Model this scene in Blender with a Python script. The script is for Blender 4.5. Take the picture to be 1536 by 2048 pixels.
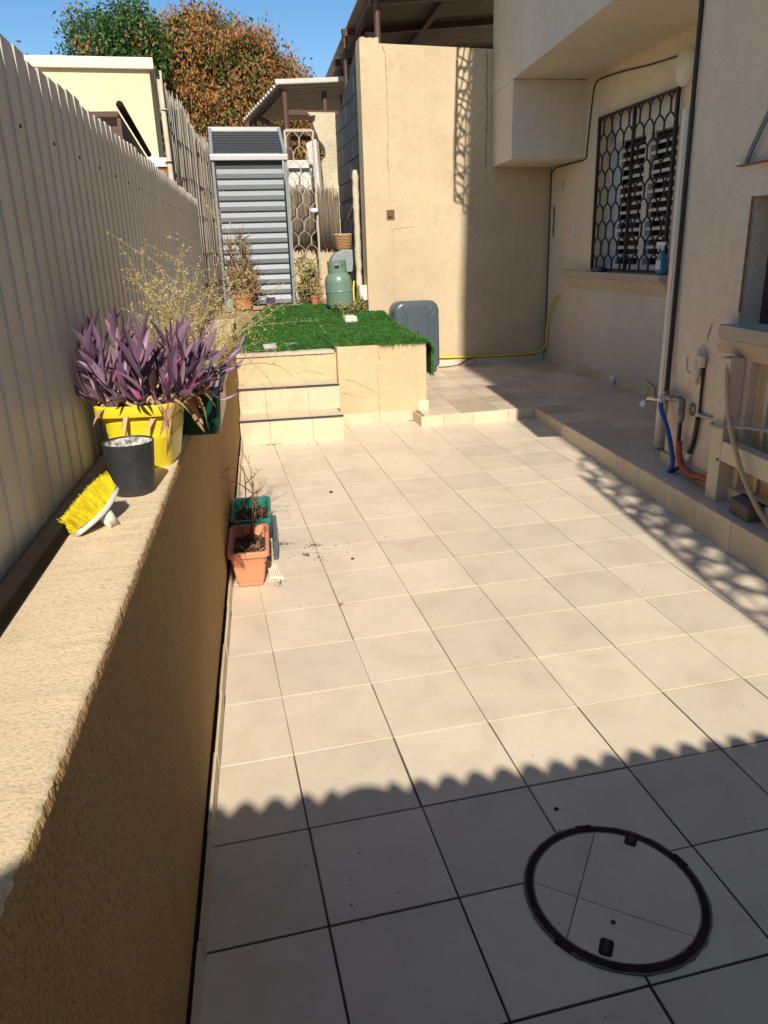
import bpy, bmesh, math, random
import numpy as np
from mathutils import Vector, Matrix, Quaternion

for o in list(bpy.data.objects):
    bpy.data.objects.remove(o, do_unlink=True)
S = bpy.context.scene
COL = S.collection
rnd = random.Random(11)
R_ = math.radians

# ------------------------------------------------------------------ camera, sky, sun, exposure
cam_d = bpy.data.cameras.new('camera')
cam = bpy.data.objects.new('camera', cam_d)
COL.objects.link(cam)
S.camera = cam
cam_d.sensor_width = 36.0
cam_d.lens = 26.762
cam_d.clip_start = 0.03
cam_d.clip_end = 900
_yaw, _pitch, _roll = R_(13.028), R_(-19.041), R_(-1.868)
_f = Vector((math.sin(_yaw)*math.cos(_pitch), math.cos(_yaw)*math.cos(_pitch), math.sin(_pitch)))
_r = Vector((math.cos(_yaw), -math.sin(_yaw), 0))
_u = _r.cross(_f)
_r2 = _r*math.cos(_roll) + _u*math.sin(_roll)
_u2 = -_r*math.sin(_roll) + _u*math.cos(_roll)
_m = Matrix((_r2, _u2, -_f)).transposed().to_4x4()
_m.translation = Vector((-0.157, -1.742, 1.530))
cam.matrix_world = _m

SUN_EL = 38.0
SUN_SLOPE = 0.096                      # sideways drift of the light per metre towards +y
W = bpy.data.worlds.new('World')
S.world = W
W.use_nodes = True
nt = W.node_tree
nt.nodes.clear()
sky = nt.nodes.new('ShaderNodeTexSky')
sky.sky_type = 'NISHITA'
sky.sun_disc = False
sky.sun_elevation = R_(SUN_EL)
sky.sun_rotation = math.atan2(-SUN_SLOPE, -1.0)
sky.altitude = 50
sky.air_density = 1.0
sky.dust_density = 0.15
sky.ozone_density = 1.5
bg = nt.nodes.new('ShaderNodeBackground')
bg.inputs['Strength'].default_value = 0.088
wo = nt.nodes.new('ShaderNodeOutputWorld')
tc = nt.nodes.new('ShaderNodeTexCoord')
cn = nt.nodes.new('ShaderNodeTexNoise')
cn.inputs['Scale'].default_value = 3.2
cn.inputs['Detail'].default_value = 7
cn.inputs['Roughness'].default_value = 0.6
cr = nt.nodes.new('ShaderNodeMapRange')
cr.inputs['From Min'].default_value = 0.57
cr.inputs['From Max'].default_value = 0.78
cr.inputs['To Max'].default_value = 0.55
cm = nt.nodes.new('ShaderNodeMix')
cm.data_type = 'RGBA'
cm.inputs[7].default_value = (7.0, 7.3, 7.8, 1)
nt.links.new(tc.outputs['Generated'], cn.inputs['Vector'])
nt.links.new(cn.outputs['Fac'], cr.inputs['Value'])
nt.links.new(cr.outputs['Result'], cm.inputs[0])
hs = nt.nodes.new('ShaderNodeHueSaturation')
hs.inputs['Saturation'].default_value = 1.28
nt.links.new(sky.outputs['Color'], hs.inputs['Color'])
nt.links.new(hs.outputs['Color'], cm.inputs[6])
nt.links.new(cm.outputs[2], bg.inputs['Color'])
nt.links.new(bg.outputs['Background'], wo.inputs['Surface'])

sd = bpy.data.lights.new('sun', 'SUN')
sd.energy = 4.0
sd.angle = R_(0.53)
sd.color = (1.0, 0.915, 0.79)
sun = bpy.data.objects.new('sun', sd)
COL.objects.link(sun)
_d = Vector((SUN_SLOPE, 1.0, 0)).normalized()*math.cos(R_(SUN_EL)) + Vector((0, 0, -math.sin(R_(SUN_EL))))
sun.rotation_euler = _d.to_track_quat('-Z', 'Y').to_euler()
sun.location = (0, -8, 12)

S.view_settings.view_transform = 'Standard'
S.view_settings.look = 'None'
S.view_settings.gamma = 1
S.view_settings.use_curve_mapping = False
S.view_settings.exposure = 0.58
S.render.engine = 'CYCLES'

# ------------------------------------------------------------------ materials
class NM:
    def __init__(s, name):
        s.m = bpy.data.materials.new(name)
        s.m.use_nodes = True
        s.t = s.m.node_tree
        s.b = s.t.nodes['Principled BSDF']
    def n(s, typ, **kw):
        x = s.t.nodes.new(typ)
        for k, v in kw.items():
            setattr(x, k, v)
        return x
    def l(s, a, b):
        s.t.links.new(a, b)
    def pos(s):
        return s.n('ShaderNodeNewGeometry').outputs['Position']
    def mapped(s, scale):
        mp = s.n('ShaderNodeMapping')
        mp.inputs['Scale'].default_value = scale
        s.l(s.pos(), mp.inputs['Vector'])
        return mp.outputs['Vector']
    def noise(s, scale, detail=4, rough=0.55, vec=None, dist=0.0):
        x = s.n('ShaderNodeTexNoise')
        x.inputs['Scale'].default_value = scale
        x.inputs['Detail'].default_value = detail
        x.inputs['Roughness'].default_value = rough
        x.inputs['Distortion'].default_value = dist
        s.l(vec if vec is not None else s.pos(), x.inputs['Vector'])
        return x.outputs['Fac']
    def ramp(s, fac, stops):
        x = s.n('ShaderNodeValToRGB')
        e = x.color_ramp.elements
        while len(e) < len(stops):
            e.new(0.5)
        for q, (p, c) in zip(e, stops):
            q.position = p
            q.color = tuple(c) + (1,) if len(c) == 3 else c
        s.l(fac, x.inputs['Fac'])
        return x.outputs['Color']
    def mrange(s, fac, a, b, c=0.0, d=1.0):
        x = s.n('ShaderNodeMapRange')
        x.inputs['From Min'].default_value = a
        x.inputs['From Max'].default_value = b
        x.inputs['To Min'].default_value = c
        x.inputs['To Max'].default_value = d
        s.l(fac, x.inputs['Value'])
        return x.outputs['Result']
    def mix(s, fac, a, b, mode='MIX'):
        x = s.n('ShaderNodeMix')
        x.data_type = 'RGBA'
        x.blend_type = mode
        for sock, v in ((x.inputs[0], fac), (x.inputs[6], a), (x.inputs[7], b)):
            if isinstance(v, (int, float)):
                sock.default_value = v
            elif isinstance(v, tuple):
                sock.default_value = v + (1,) if len(v) == 3 else v
            else:
                s.l(v, sock)
        return x.outputs[2]
    def math(s, op, a, b=0.0):
        x = s.n('ShaderNodeMath')
        x.operation = op
        for i, v in enumerate((a, b)):
            if isinstance(v, (int, float)):
                x.inputs[i].default_value = v
            else:
                s.l(v, x.inputs[i])
        return x.outputs[0]
    def rand(s):
        return s.n('ShaderNodeObjectInfo').outputs['Random']
    def bump(s, h, strength, dist):
        x = s.n('ShaderNodeBump')
        x.inputs['Strength'].default_value = strength
        x.inputs['Distance'].default_value = dist
        s.l(h, x.inputs['Height'])
        s.l(x.outputs['Normal'], s.b.inputs['Normal'])
        return x
    def col(s, c):
        if isinstance(c, tuple):
            s.b.inputs['Base Color'].default_value = c + (1,)
        else:
            s.l(c, s.b.inputs['Base Color'])
    def set(s, **kw):
        for k, v in kw.items():
            k = k.replace('_', ' ')
            if isinstance(v, (int, float, tuple)):
                s.b.inputs[k].default_value = v
            else:
                s.l(v, s.b.inputs[k])
        return s
def sc(c, k):
    return tuple(min(1, x*k) for x in c)

def stucco(name, c, grain=150, strength=0.6, dist=0.004, mott=0.10, stain=0.0, stainc=(0.25, 0.15, 0.06), stretch=(1, 1, 1), pit=0.4):
    m = NM(name)
    v = m.mapped(stretch)
    n1 = m.noise(1.7, 5, 0.6)
    n2 = m.noise(grain, 3, 0.6, v)
    n3 = m.noise(14, 4, 0.6, v)
    cc = m.ramp(n1, [(0.3, sc(c, 1-mott)), (0.7, sc(c, 1+mott))])
    cc = m.mix(m.mrange(n3, 0.35, 0.75, 0.0, 0.35), cc, sc(c, 0.82))
    cc = m.mix(m.mrange(n2, 0.3, 0.5, pit, 0.0), cc, sc(c, 0.5))
    sv_ = m.mapped((7, 7, 0.55))
    s2 = m.noise(1.0, 5, 0.65, sv_)
    s3 = m.noise(0.8, 4, 0.6)
    cc = m.mix(m.math('MULTIPLY', m.mrange(s2, 0.52, 0.72, 0, 0.38), m.mrange(s3, 0.42, 0.62)), cc, sc(c, 0.68))
    cc = m.mix(m.mrange(s2, 0.22, 0.40, 0.22, 0.0), cc, sc(c, 1.16))
    if stain > 0:
        s1 = m.noise(3.5, 6, 0.65)
        cc = m.mix(m.mrange(s1, 0.55, 0.8, 0.0, stain), cc, stainc)
    m.col(cc)
    h = m.math('ADD', n2, m.math('MULTIPLY', n3, 0.6))
    m.bump(h, strength, dist)
    m.set(Roughness=0.93)
    m.b.inputs['Specular IOR Level'].default_value = 0.2
    return m.m

def plain(name, c, rough=0.5, metal=0.0, var=0.08, nscale=20, bump=0.0, bscale=120, spec=0.5, objvar=0.0, dirt=0.0, dirtc=(0.12, 0.09, 0.06)):
    m = NM(name)
    n1 = m.noise(nscale, 4, 0.6)
    cc = m.ramp(n1, [(0.3, sc(c, 1-var)), (0.7, sc(c, 1+var))])
    if objvar > 0:
        f = m.mrange(m.rand(), 0, 1, 1-objvar, 1+objvar)
        x = m.n('ShaderNodeVectorMath', operation='SCALE')
        m.l(cc, x.inputs[0])
        m.l(f, x.inputs['Scale'])
        cc = x.outputs[0]
    if dirt > 0:
        n2 = m.noise(7, 6, 0.7)
        cc = m.mix(m.mrange(n2, 0.5, 0.75, 0, dirt), cc, dirtc)
    m.col(cc)
    m.set(Roughness=rough, Metallic=metal)
    m.b.inputs['Specular IOR Level'].default_value = spec
    if bump > 0:
        m.bump(m.noise(bscale, 3, 0.6), bump, 0.002)
    return m.m

def tile_mat(name, c, c2, rough=0.30, objvar=0.06):
    m = NM(name)
    n1 = m.noise(4.5, 6, 0.62, dist=0.6)
    n2 = m.noise(26, 5, 0.65)
    cc = m.ramp(n1, [(0.28, sc(c2, 0.96)), (0.5, c), (0.75, sc(c, 1.06))])
    w1 = m.noise(0.9, 5, 0.7)
    cc = m.mix(m.mrange(w1, 0.50, 0.72, 0, 0.45), cc, sc(c2, 0.86))
    cc = m.mix(m.mrange(n2, 0.5, 0.72, 0, 0.30), cc, sc(c2, 0.93))
    f = m.mrange(m.rand(), 0, 1, 1-objvar, 1+objvar)
    x = m.n('ShaderNodeVectorMath', operation='SCALE')
    m.l(cc, x.inputs[0])
    m.l(f, x.inputs['Scale'])
    cc = x.outputs[0]
    # tiny dark scratches and specks
    vs = m.mapped((38, 150, 60))
    sc1 = m.noise(1.0, 2, 0.5, vs, dist=1.5)
    d1 = m.noise(1.3, 3, 0.5)
    cc = m.mix(m.math('MULTIPLY', m.mrange(sc1, 0.70, 0.76, 0, 0.55), m.mrange(d1, 0.45, 0.6)), cc, (0.16, 0.11, 0.07))
    vo = m.n('ShaderNodeTexVoronoi')
    vo.inputs['Scale'].default_value = 16
    m.l(m.pos(), vo.inputs['Vector'])
    d2 = m.noise(2.1, 3, 0.6)
    cc = m.mix(m.math('MULTIPLY', m.mrange(vo.outputs['Distance'], 0.05, 0.085, 0.8, 0.0), m.mrange(d2, 0.52, 0.62)), cc, (0.10, 0.07, 0.045))
    m.col(cc)
    m.set(Roughness=m.mrange(n2, 0.3, 0.7, rough-0.06, rough+0.16))
    m.b.inputs['Specular IOR Level'].default_value = 0.5
    m.bump(m.noise(9, 3, 0.5), 0.06, 0.004)
    return m.m

M = {}
M['stucco'] = stucco('cream_stucco', (0.62, 0.49, 0.32), 110, 0.9, 0.006, 0.11, 0.22)
M['stucco_house'] = stucco('house_stucco', (0.74, 0.605, 0.445), 110, 0.9, 0.006, 0.07, 0.15)
M['stucco_upper'] = stucco('upper_stucco', (0.68, 0.60, 0.49), 110, 0.5, 0.004, 0.06, 0.10)
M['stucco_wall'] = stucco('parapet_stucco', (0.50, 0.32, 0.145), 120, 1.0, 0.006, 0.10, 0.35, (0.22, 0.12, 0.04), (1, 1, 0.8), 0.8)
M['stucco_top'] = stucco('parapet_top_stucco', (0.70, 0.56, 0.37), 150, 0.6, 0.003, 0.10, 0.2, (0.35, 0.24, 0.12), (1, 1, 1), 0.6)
M['stucco_block'] = stucco('retaining_stucco', (0.62, 0.48, 0.29), 70, 0.9, 0.007, 0.10, 0.45, (0.40, 0.26, 0.12))
M['coping'] = stucco('coping_stone', (0.55, 0.48, 0.38), 60, 0.7, 0.006, 0.12, 0.3)
M['tile'] = tile_mat('floor_tile', (0.66, 0.565, 0.435), (0.60, 0.50, 0.375))
M['tile_riser'] = tile_mat('riser_tile', (0.64, 0.535, 0.375), (0.57, 0.46, 0.30), 0.4, 0.06)
M['tile_patio'] = tile_mat('patio_tile', (0.60, 0.50, 0.385), (0.53, 0.43, 0.32), 0.36, 0.13)
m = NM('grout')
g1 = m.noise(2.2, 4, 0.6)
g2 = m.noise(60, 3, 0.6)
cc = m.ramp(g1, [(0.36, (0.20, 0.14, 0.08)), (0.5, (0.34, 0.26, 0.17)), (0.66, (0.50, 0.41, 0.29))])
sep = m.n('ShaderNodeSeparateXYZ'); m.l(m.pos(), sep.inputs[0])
gy = m.math('ADD', sep.outputs['Y'], m.math('MULTIPLY', g1, 3.0))      # joints turn dark brown towards the near end, edge broken by noise
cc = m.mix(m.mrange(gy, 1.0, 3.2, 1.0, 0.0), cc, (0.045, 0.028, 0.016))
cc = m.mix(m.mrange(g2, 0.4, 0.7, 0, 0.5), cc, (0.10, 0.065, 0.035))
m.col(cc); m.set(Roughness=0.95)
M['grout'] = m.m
M['fence'] = plain('fence_sheet', (0.64, 0.60, 0.54), 0.5, 0.0, 0.03, 3, objvar=0.02, dirt=0.10, dirtc=(0.25, 0.2, 0.14))
M['rail'] = plain('dark_rail', (0.022, 0.017, 0.013), 0.9, var=0.25, nscale=30, spec=0.1)
M['black'] = plain('black_plastic', (0.012, 0.012, 0.012), 0.45)
M['blackpot'] = plain('black_pot_plastic', (0.026, 0.029, 0.033), 0.5, var=0.3, nscale=60, dirt=0.15, dirtc=(0.12, 0.11, 0.1))
M['yellow'] = plain('yellow_plastic', (0.84, 0.66, 0.03), 0.38, var=0.06, dirt=0.22, dirtc=(0.4, 0.27, 0.05))
M['greenpot'] = plain('dark_green_plastic', (0.005, 0.055, 0.035), 0.3)
M['teal'] = plain('teal_plastic', (0.01, 0.21, 0.16), 0.4, dirt=0.2)
M['terracotta'] = plain('terracotta_plastic', (0.66, 0.27, 0.145), 0.5, var=0.06, dirt=0.15, dirtc=(0.35, 0.2, 0.12))
M['terracotta2'] = plain('clay_pot', (0.47, 0.17, 0.08), 0.7, var=0.15, dirt=0.2)
M['soil'] = plain('soil', (0.055, 0.035, 0.02), 0.95, var=0.45, nscale=70, bump=1.0, bscale=90)
M['dirt'] = plain('spilt_dirt', (0.10, 0.062, 0.035), 0.95, var=0.4, nscale=90, bump=0.8)
M['ground'] = plain('dry_ground', (0.33, 0.22, 0.12), 0.95, var=0.3, nscale=9, bump=0.8, bscale=50)
M['white'] = plain('white_plastic', (0.72, 0.72, 0.70), 0.4, var=0.04)
M['offwhite'] = plain('offwhite_plastic', (0.68, 0.63, 0.52), 0.45, var=0.05)
M['palegrey'] = plain('pale_grey_plastic', (0.55, 0.58, 0.58), 0.4, var=0.04)
M['bristle'] = plain('yellow_bristle', (0.78, 0.64, 0.02), 0.6, var=0.25, nscale=60)
M['louvre'] = plain('grey_blue_slat', (0.25, 0.275, 0.30), 0.42, 0.15, 0.03, objvar=0.04, dirt=0.08)
M['louvre_dark'] = plain('dark_grey_slat', (0.055, 0.062, 0.067), 0.45, 0.1, 0.04)
M['alu'] = plain('aluminium', (0.62, 0.60, 0.56), 0.35, 0.6, 0.05)
M['reed'] = None
m = NM('dry_reed')
v = m.mapped((60, 60, 1.3))
cc = m.ramp(m.noise(1.0, 4, 0.6, v), [(0.3, (0.13, 0.105, 0.08)), (0.5, (0.33, 0.29, 0.235)), (0.72, (0.50, 0.46, 0.39))])
m.col(cc); m.set(Roughness=0.85)
M['reed'] = m.m
m = NM('brown_reed')
v = m.mapped((70, 70, 1.6))
cc = m.ramp(m.noise(1.0, 4, 0.6, v), [(0.3, (0.05, 0.036, 0.024)), (0.5, (0.17, 0.13, 0.09)), (0.72, (0.30, 0.24, 0.17))])
m.col(cc); m.set(Roughness=0.9)
M['reed_brown'] = m.m
M['wood'] = plain('old_plank', (0.36, 0.27, 0.19), 0.85, var=0.25, nscale=14)
M['pole'] = plain('bleached_pole', (0.52, 0.44, 0.33), 0.8, var=0.2, nscale=9)
M['brown_steel'] = plain('brown_painted_steel', (0.10, 0.05, 0.038), 0.5, 0.2, 0.15)
M['roof_sheet'] = plain('corrugated_sheet', (0.34, 0.30, 0.25), 0.55, 0.1, 0.15, nscale=5)
M['roof_pale'] = plain('pale_roof_sheet', (0.55, 0.53, 0.48), 0.5, 0.1, 0.1)
M['block_dark'] = plain('dark_grey_block', (0.10, 0.108, 0.112), 0.8, var=0.18, nscale=9, bump=0.8, bscale=60, objvar=0.10)  # concrete blocks in plain dark grey, tone varies per block
M['mortar_dark'] = plain('dark_mortar', (0.055, 0.056, 0.056), 0.9, var=0.2)
M['rough_stone'] = stucco('rough_render', (0.62, 0.53, 0.37), 45, 1.0, 0.012, 0.16, 0.4, (0.35, 0.27, 0.17))
M['whitewash'] = stucco('whitewash', (0.74, 0.71, 0.64), 40, 0.8, 0.008, 0.08, 0.3, (0.45, 0.38, 0.28))
M['pale_yellow'] = stucco('pale_yellow_render', (0.72, 0.65, 0.43), 60, 0.3, 0.003, 0.05, 0.1)
M['cream_trim'] = plain('cream_trim', (0.75, 0.68, 0.54), 0.7)
M['suitcase'] = plain('slate_suitcase', (0.075, 0.098, 0.115), 0.27, var=0.05)
M['suitcase_dark'] = plain('suitcase_dark', (0.03, 0.034, 0.038), 0.5)
M['gas'] = plain('gas_green', (0.15, 0.235, 0.18), 0.33, 0.0, 0.06, nscale=12, dirt=0.15, dirtc=(0.25, 0.18, 0.1))
M['grey_cover'] = plain('grey_cover_plastic', (0.27, 0.31, 0.31), 0.5, dirt=0.15)
M['wicker'] = plain('wicker', (0.42, 0.24, 0.11), 0.8, var=0.35, nscale=90)
M['purple_pot'] = plain('purple_pot', (0.10, 0.05, 0.13), 0.4)
M['grille'] = plain('brown_iron', (0.016, 0.012, 0.010), 0.7, 0.0, 0.3, 40, objvar=0.1)
M['lattice'] = plain('cream_iron', (0.46, 0.39, 0.29), 0.55, var=0.15, nscale=30)
M['glass'] = None
m = NM('window_glass'); m.col((0.012, 0.013, 0.014)); m.set(Roughness=0.06)
M['glass'] = m.m
M['shutter'] = plain('shutter_white', (0.66, 0.65, 0.62), 0.4)
M['sill'] = stucco('terrazzo_sill', (0.50, 0.41, 0.31), 90, 0.5, 0.003, 0.10, 0.2)
M['beige_steel'] = plain('beige_painted_steel', (0.60, 0.50, 0.36), 0.45, var=0.05, dirt=0.12, dirtc=(0.3, 0.2, 0.12))
M['taupe_pvc'] = plain('taupe_downpipe', (0.50, 0.44, 0.37), 0.45, var=0.04)
M['taupe_light'] = plain('downpipe_light', (0.66, 0.59, 0.49), 0.45, var=0.04)
M['blue_hose'] = plain('blue_hose', (0.01, 0.075, 0.29), 0.4)
M['red_pipe'] = plain('red_pipe', (0.36, 0.045, 0.02), 0.55, var=0.35, nscale=90, dirt=0.25, dirtc=(0.6, 0.45, 0.35))
M['galv'] = plain('galvanised', (0.22, 0.205, 0.18), 0.45, 0.6, 0.2, 50)
M['chrome'] = plain('tap_metal', (0.52, 0.48, 0.42), 0.25, 0.8, 0.1)
M['hose_yellow'] = plain('yellow_hose', (0.72, 0.57, 0.03), 0.4)
M['flex'] = plain('ribbed_conduit', (0.52, 0.40, 0.24), 0.5)
M['grey_cable'] = plain('grey_cable', (0.36, 0.35, 0.33), 0.5)
M['paver'] = plain('concrete_paver', (0.16, 0.13, 0.095), 0.95, var=0.2, nscale=60, bump=1.0, bscale=120)
M['concrete'] = plain('concrete_chip', (0.48, 0.45, 0.41), 0.95, var=0.12, nscale=40, bump=0.8)
M['rust'] = plain('rusty_metal', (0.26, 0.10, 0.035), 0.85, var=0.45, nscale=50)
M['iron_dark'] = plain('manhole_iron', (0.032, 0.018, 0.013), 0.85, 0.0, 0.4, 60, bump=0.8, spec=0.2, dirt=0.5, dirtc=(0.07, 0.03, 0.018))
M['crack'] = plain('crack_dark', (0.16, 0.10, 0.055), 0.95)
M['steel_grey'] = plain('grey_painted_steel', (0.22, 0.26, 0.27), 0.4, 0.3)
M['lampshade'] = plain('lamp_opal', (0.66, 0.60, 0.48), 0.3, var=0.03)
M['niche'] = stucco('niche_render', (0.62, 0.43, 0.23), 90, 0.8, 0.005, 0.12, 0.2)
M['bark'] = plain('bark', (0.16, 0.12, 0.09), 0.9, var=0.3, nscale=20)
M['darkrecess'] = plain('dark_interior', (0.01, 0.008, 0.007), 0.9)
M['blue_bottle'] = plain('blue_bottle', (0.02, 0.16, 0.30), 0.25)
M['twig'] = plain('dry_twig', (0.25, 0.13, 0.065), 0.85, var=0.25, nscale=50)
M['stone_chip'] = plain('dark_chip', (0.05, 0.045, 0.035), 0.9)

def leafmat(name, cols, rough=0.45, trans=0.15, objvar=False, spec=0.4):
    m = NM(name)
    if objvar:
        f = m.rand()
    else:
        f = m.noise(11.0, 2, 0.5)
    n = len(cols)
    if objvar:
        cc = m.ramp(f, [(i/(n-1), c) for i, c in enumerate(cols)])
    else:
        cc = m.ramp(f, [(0.3+0.4*i/(n-1), c) for i, c in enumerate(cols)])
    m.col(cc)
    m.set(Roughness=rough)
    m.b.inputs['Specular IOR Level'].default_value = spec
    if trans:
        tr = m.n('ShaderNodeBsdfTranslucent')
        m.l(cc, tr.inputs['Color'])
        mx = m.n('ShaderNodeMixShader')
        mx.inputs[0].default_value = trans
        m.l(m.b.outputs[0], mx.inputs[1])
        m.l(tr.outputs[0], mx.inputs[2])
        m.l(mx.outputs[0], m.t.nodes['Material Output'].inputs['Surface'])
    return m.m
M['purple_leaf'] = leafmat('purple_leaf', [(0.10, 0.052, 0.098), (0.22, 0.13, 0.20), (0.15, 0.082, 0.14), (0.26, 0.17, 0.22), (0.20, 0.09, 0.15)], 0.40, 0.08, True)
M['pink_leaf'] = leafmat('pink_leaf', [(0.38, 0.07, 0.19), (0.30, 0.10, 0.20)], 0.45, 0.2, True)
M['dry_leaf'] = leafmat('dry_leaf', [(0.42, 0.25, 0.13), (0.60, 0.42, 0.24), (0.30, 0.17, 0.09)], 0.8, 0.15, True)
M['aloe_leaf'] = leafmat('aloe_leaf', [(0.10, 0.115, 0.04), (0.25, 0.15, 0.075), (0.32, 0.17, 0.10), (0.14, 0.10, 0.045), (0.37, 0.26, 0.13)], 0.5, 0.05, True)
M['straw'] = leafmat('straw', [(0.36, 0.27, 0.10), (0.55, 0.43, 0.20), (0.42, 0.36, 0.15)], 0.8, 0.15)
M['turf'] = leafmat('turf_blade', [(0.028, 0.105, 0.016), (0.06, 0.19, 0.03), (0.10, 0.25, 0.045)], 0.55, 0.12)
M['turf_base'] = plain('turf_backing', (0.02, 0.06, 0.012), 0.9)
M['tree_green'] = leafmat('tree_leaf_green', [(0.02, 0.055, 0.012), (0.05, 0.11, 0.02), (0.10, 0.17, 0.035)], 0.5, 0.12)
M['tree_brown'] = leafmat('tree_pod_brown', [(0.17, 0.07, 0.02), (0.36, 0.165, 0.055), (0.50, 0.25, 0.09)], 0.75, 0.15)
M['weed'] = leafmat('weed_leaf', [(0.12, 0.16, 0.04), (0.25, 0.24, 0.09), (0.42, 0.33, 0.17)], 0.6, 0.15)

# ------------------------------------------------------------------ building helpers
def tag(o, label=None, cat=None, group=None, kind=None):
    if label: o['label'] = label
    if cat: o['category'] = cat
    if group: o['group'] = group
    if kind: o['kind'] = kind
    return o
def thing(name, label, cat, loc=(0, 0, 0), group=None, kind=None):
    o = bpy.data.objects.new(name, None)
    o.empty_display_size = 0.1
    o.location = loc
    COL.objects.link(o)
    return tag(o, label, cat, group, kind)

class MB:
    def __init__(s):
        s.v = []; s.f = []
    def add(s, vs, fs):
        k = len(s.v)
        s.v += [tuple(p) for p in vs]
        s.f += [tuple(i+k for i in f) for f in fs]
        return s
    def box(s, x0, x1, y0, y1, z0, z1, T=None):
        vs = [(x0, y0, z0), (x1, y0, z0), (x1, y1, z0), (x0, y1, z0), (x0, y0, z1), (x1, y0, z1), (x1, y1, z1), (x0, y1, z1)]
        if T is not None:
            vs = [T @ Vector(p) for p in vs]
        return s.add(vs, [(0, 3, 2, 1), (4, 5, 6, 7), (0, 1, 5, 4), (1, 2, 6, 5), (2, 3, 7, 6), (3, 0, 4, 7)])
    def prism(s, poly, z0, z1):
        n = len(poly)
        a = [(p[0], p[1], z0(p[0], p[1]) if callable(z0) else z0) for p in poly]
        b = [(p[0], p[1], z1(p[0], p[1]) if callable(z1) else z1) for p in poly]
        return s.add(a+b, [tuple(reversed(range(n))), tuple(range(n, 2*n))] + [(i, (i+1) % n, n+(i+1) % n, n+i) for i in range(n)])
    def hexa(s, p):                       # eight corner points, bottom loop then top loop
        return s.add(p, [(0, 3, 2, 1), (4, 5, 6, 7), (0, 1, 5, 4), (1, 2, 6, 5), (2, 3, 7, 6), (3, 0, 4, 7)])
    def bar(s, a, b, w, h, up=(0, 0, 1)):
        a = Vector(a); b = Vector(b)
        d = (b-a).normalized()
        up = Vector(up)
        if abs(d.dot(up)) > 0.98: up = Vector((0, 1, 0))
        x = d.cross(up).normalized(); y = x.cross(d)
        o = [(-w/2, -h/2), (w/2, -h/2), (w/2, h/2), (-w/2, h/2)]
        return s.hexa([a+x*p+y*q for p, q in o] + [b+x*p+y*q for p, q in o])
    def tube(s, pts, r, n=8, cap=True):
        pts = [Vector(p) for p in pts]
        rs = r if isinstance(r, (list, tuple)) else [r]*len(pts)
        N = len(pts)
        vs = []
        px = None
        for i, p in enumerate(pts):
            d = (pts[min(i+1, N-1)]-pts[max(i-1, 0)]).normalized()
            if px is None:
                u = Vector((0, 0, 1)) if abs(d.z) < 0.9 else Vector((1, 0, 0))
                px = d.cross(u).normalized()
            else:
                px = (px - d*px.dot(d))
                px = px.normalized() if px.length > 1e-6 else d.orthogonal().normalized()
            py = d.cross(px)
            for k in range(n):
                t = 2*math.pi*k/n
                vs.append(p + (px*math.cos(t)+py*math.sin(t))*rs[i])
        fs = []
        for i in range(N-1):
            for k in range(n):
                a = i*n+k; b = i*n+(k+1) % n
                fs.append((a, b, b+n, a+n))
        if cap:
            fs.append(tuple(reversed(range(n))))
            fs.append(tuple(range((N-1)*n, N*n)))
        return s.add(vs, fs)
    def lathe(s, prof, c=(0, 0, 0), n=28, T=None, sx=1, sy=1):
        vs = []
        for r, z in prof:
            for k in range(n):
                t = 2*math.pi*k/n
                p = Vector((r*math.cos(t)*sx, r*math.sin(t)*sy, z))
                if T is not None: p = T @ p
                vs.append((p.x+c[0], p.y+c[1], p.z+c[2]))
        fs = []
        for i in range(len(prof)-1):
            for k in range(n):
                a = i*n+k; b = i*n+(k+1) % n
                fs.append((a, b, b+n, a+n))
        return s.add(vs, fs)
    def rrect_loft(s, rings, n=5, T=None, capb=True, capt=False):   # rings: (hx, hy, rad, z)
        vs = []
        cnt = 4*(n+1)
        for hx, hy, rad, z in rings:
            for q, (sx, sy) in enumerate(((1, 1), (-1, 1), (-1, -1), (1, -1))):
                for k in range(n+1):
                    t = math.pi/2*q + math.pi/2*k/n
                    p = Vector((sx*(hx-rad)+rad*math.cos(t), sy*(hy-rad)+rad*math.sin(t), z))
                    if T is not None: p = T @ p
                    vs.append(p)
        fs = []
        for i in range(len(rings)-1):
            for k in range(cnt):
                a = i*cnt+k; b = i*cnt+(k+1) % cnt
                fs.append((a, b, b+cnt, a+cnt))
        if capb: fs.append(tuple(reversed(range(cnt))))
        if capt: fs.append(tuple(range((len(rings)-1)*cnt, len(rings)*cnt)))
        return s.add(vs, fs)
    def mesh(s, name, mat, smooth=False, ngon_fix=False):
        me = bpy.data.meshes.new(name)
        me.from_pydata([tuple(p) for p in s.v], [], s.f)
        if ngon_fix:
            bm = bmesh.new(); bm.from_mesh(me)
            bmesh.ops.triangulate(bm, faces=[f for f in bm.faces if len(f.verts) > 4])
            bmesh.ops.recalc_face_normals(bm, faces=bm.faces)
            bm.to_mesh(me); bm.free()
        if mat: me.materials.append(mat)
        if smooth:
            me.shade_smooth()
        me.update()
        return me
    def build(s, name, mat, parent=None, smooth=False, bevel=0, fix=False, seg=2, angle=None):
        me = s.mesh(name, mat, smooth, fix)
        o = bpy.data.objects.new(name, me)
        COL.objects.link(o)
        if parent is not None:
            o.parent = parent
            p = Vector((0, 0, 0)); q = parent
            while q is not None:
                p += Vector(q.location); q = q.parent
            o.location = -p
        if bevel:
            b = o.modifiers.new('bevel', 'BEVEL'); b.width = bevel; b.segments = seg; b.limit_method = 'ANGLE'; b.angle_limit = R_(40)
        if angle:
            me.set_sharp_from_angle(angle=R_(angle))
        return o
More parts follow.
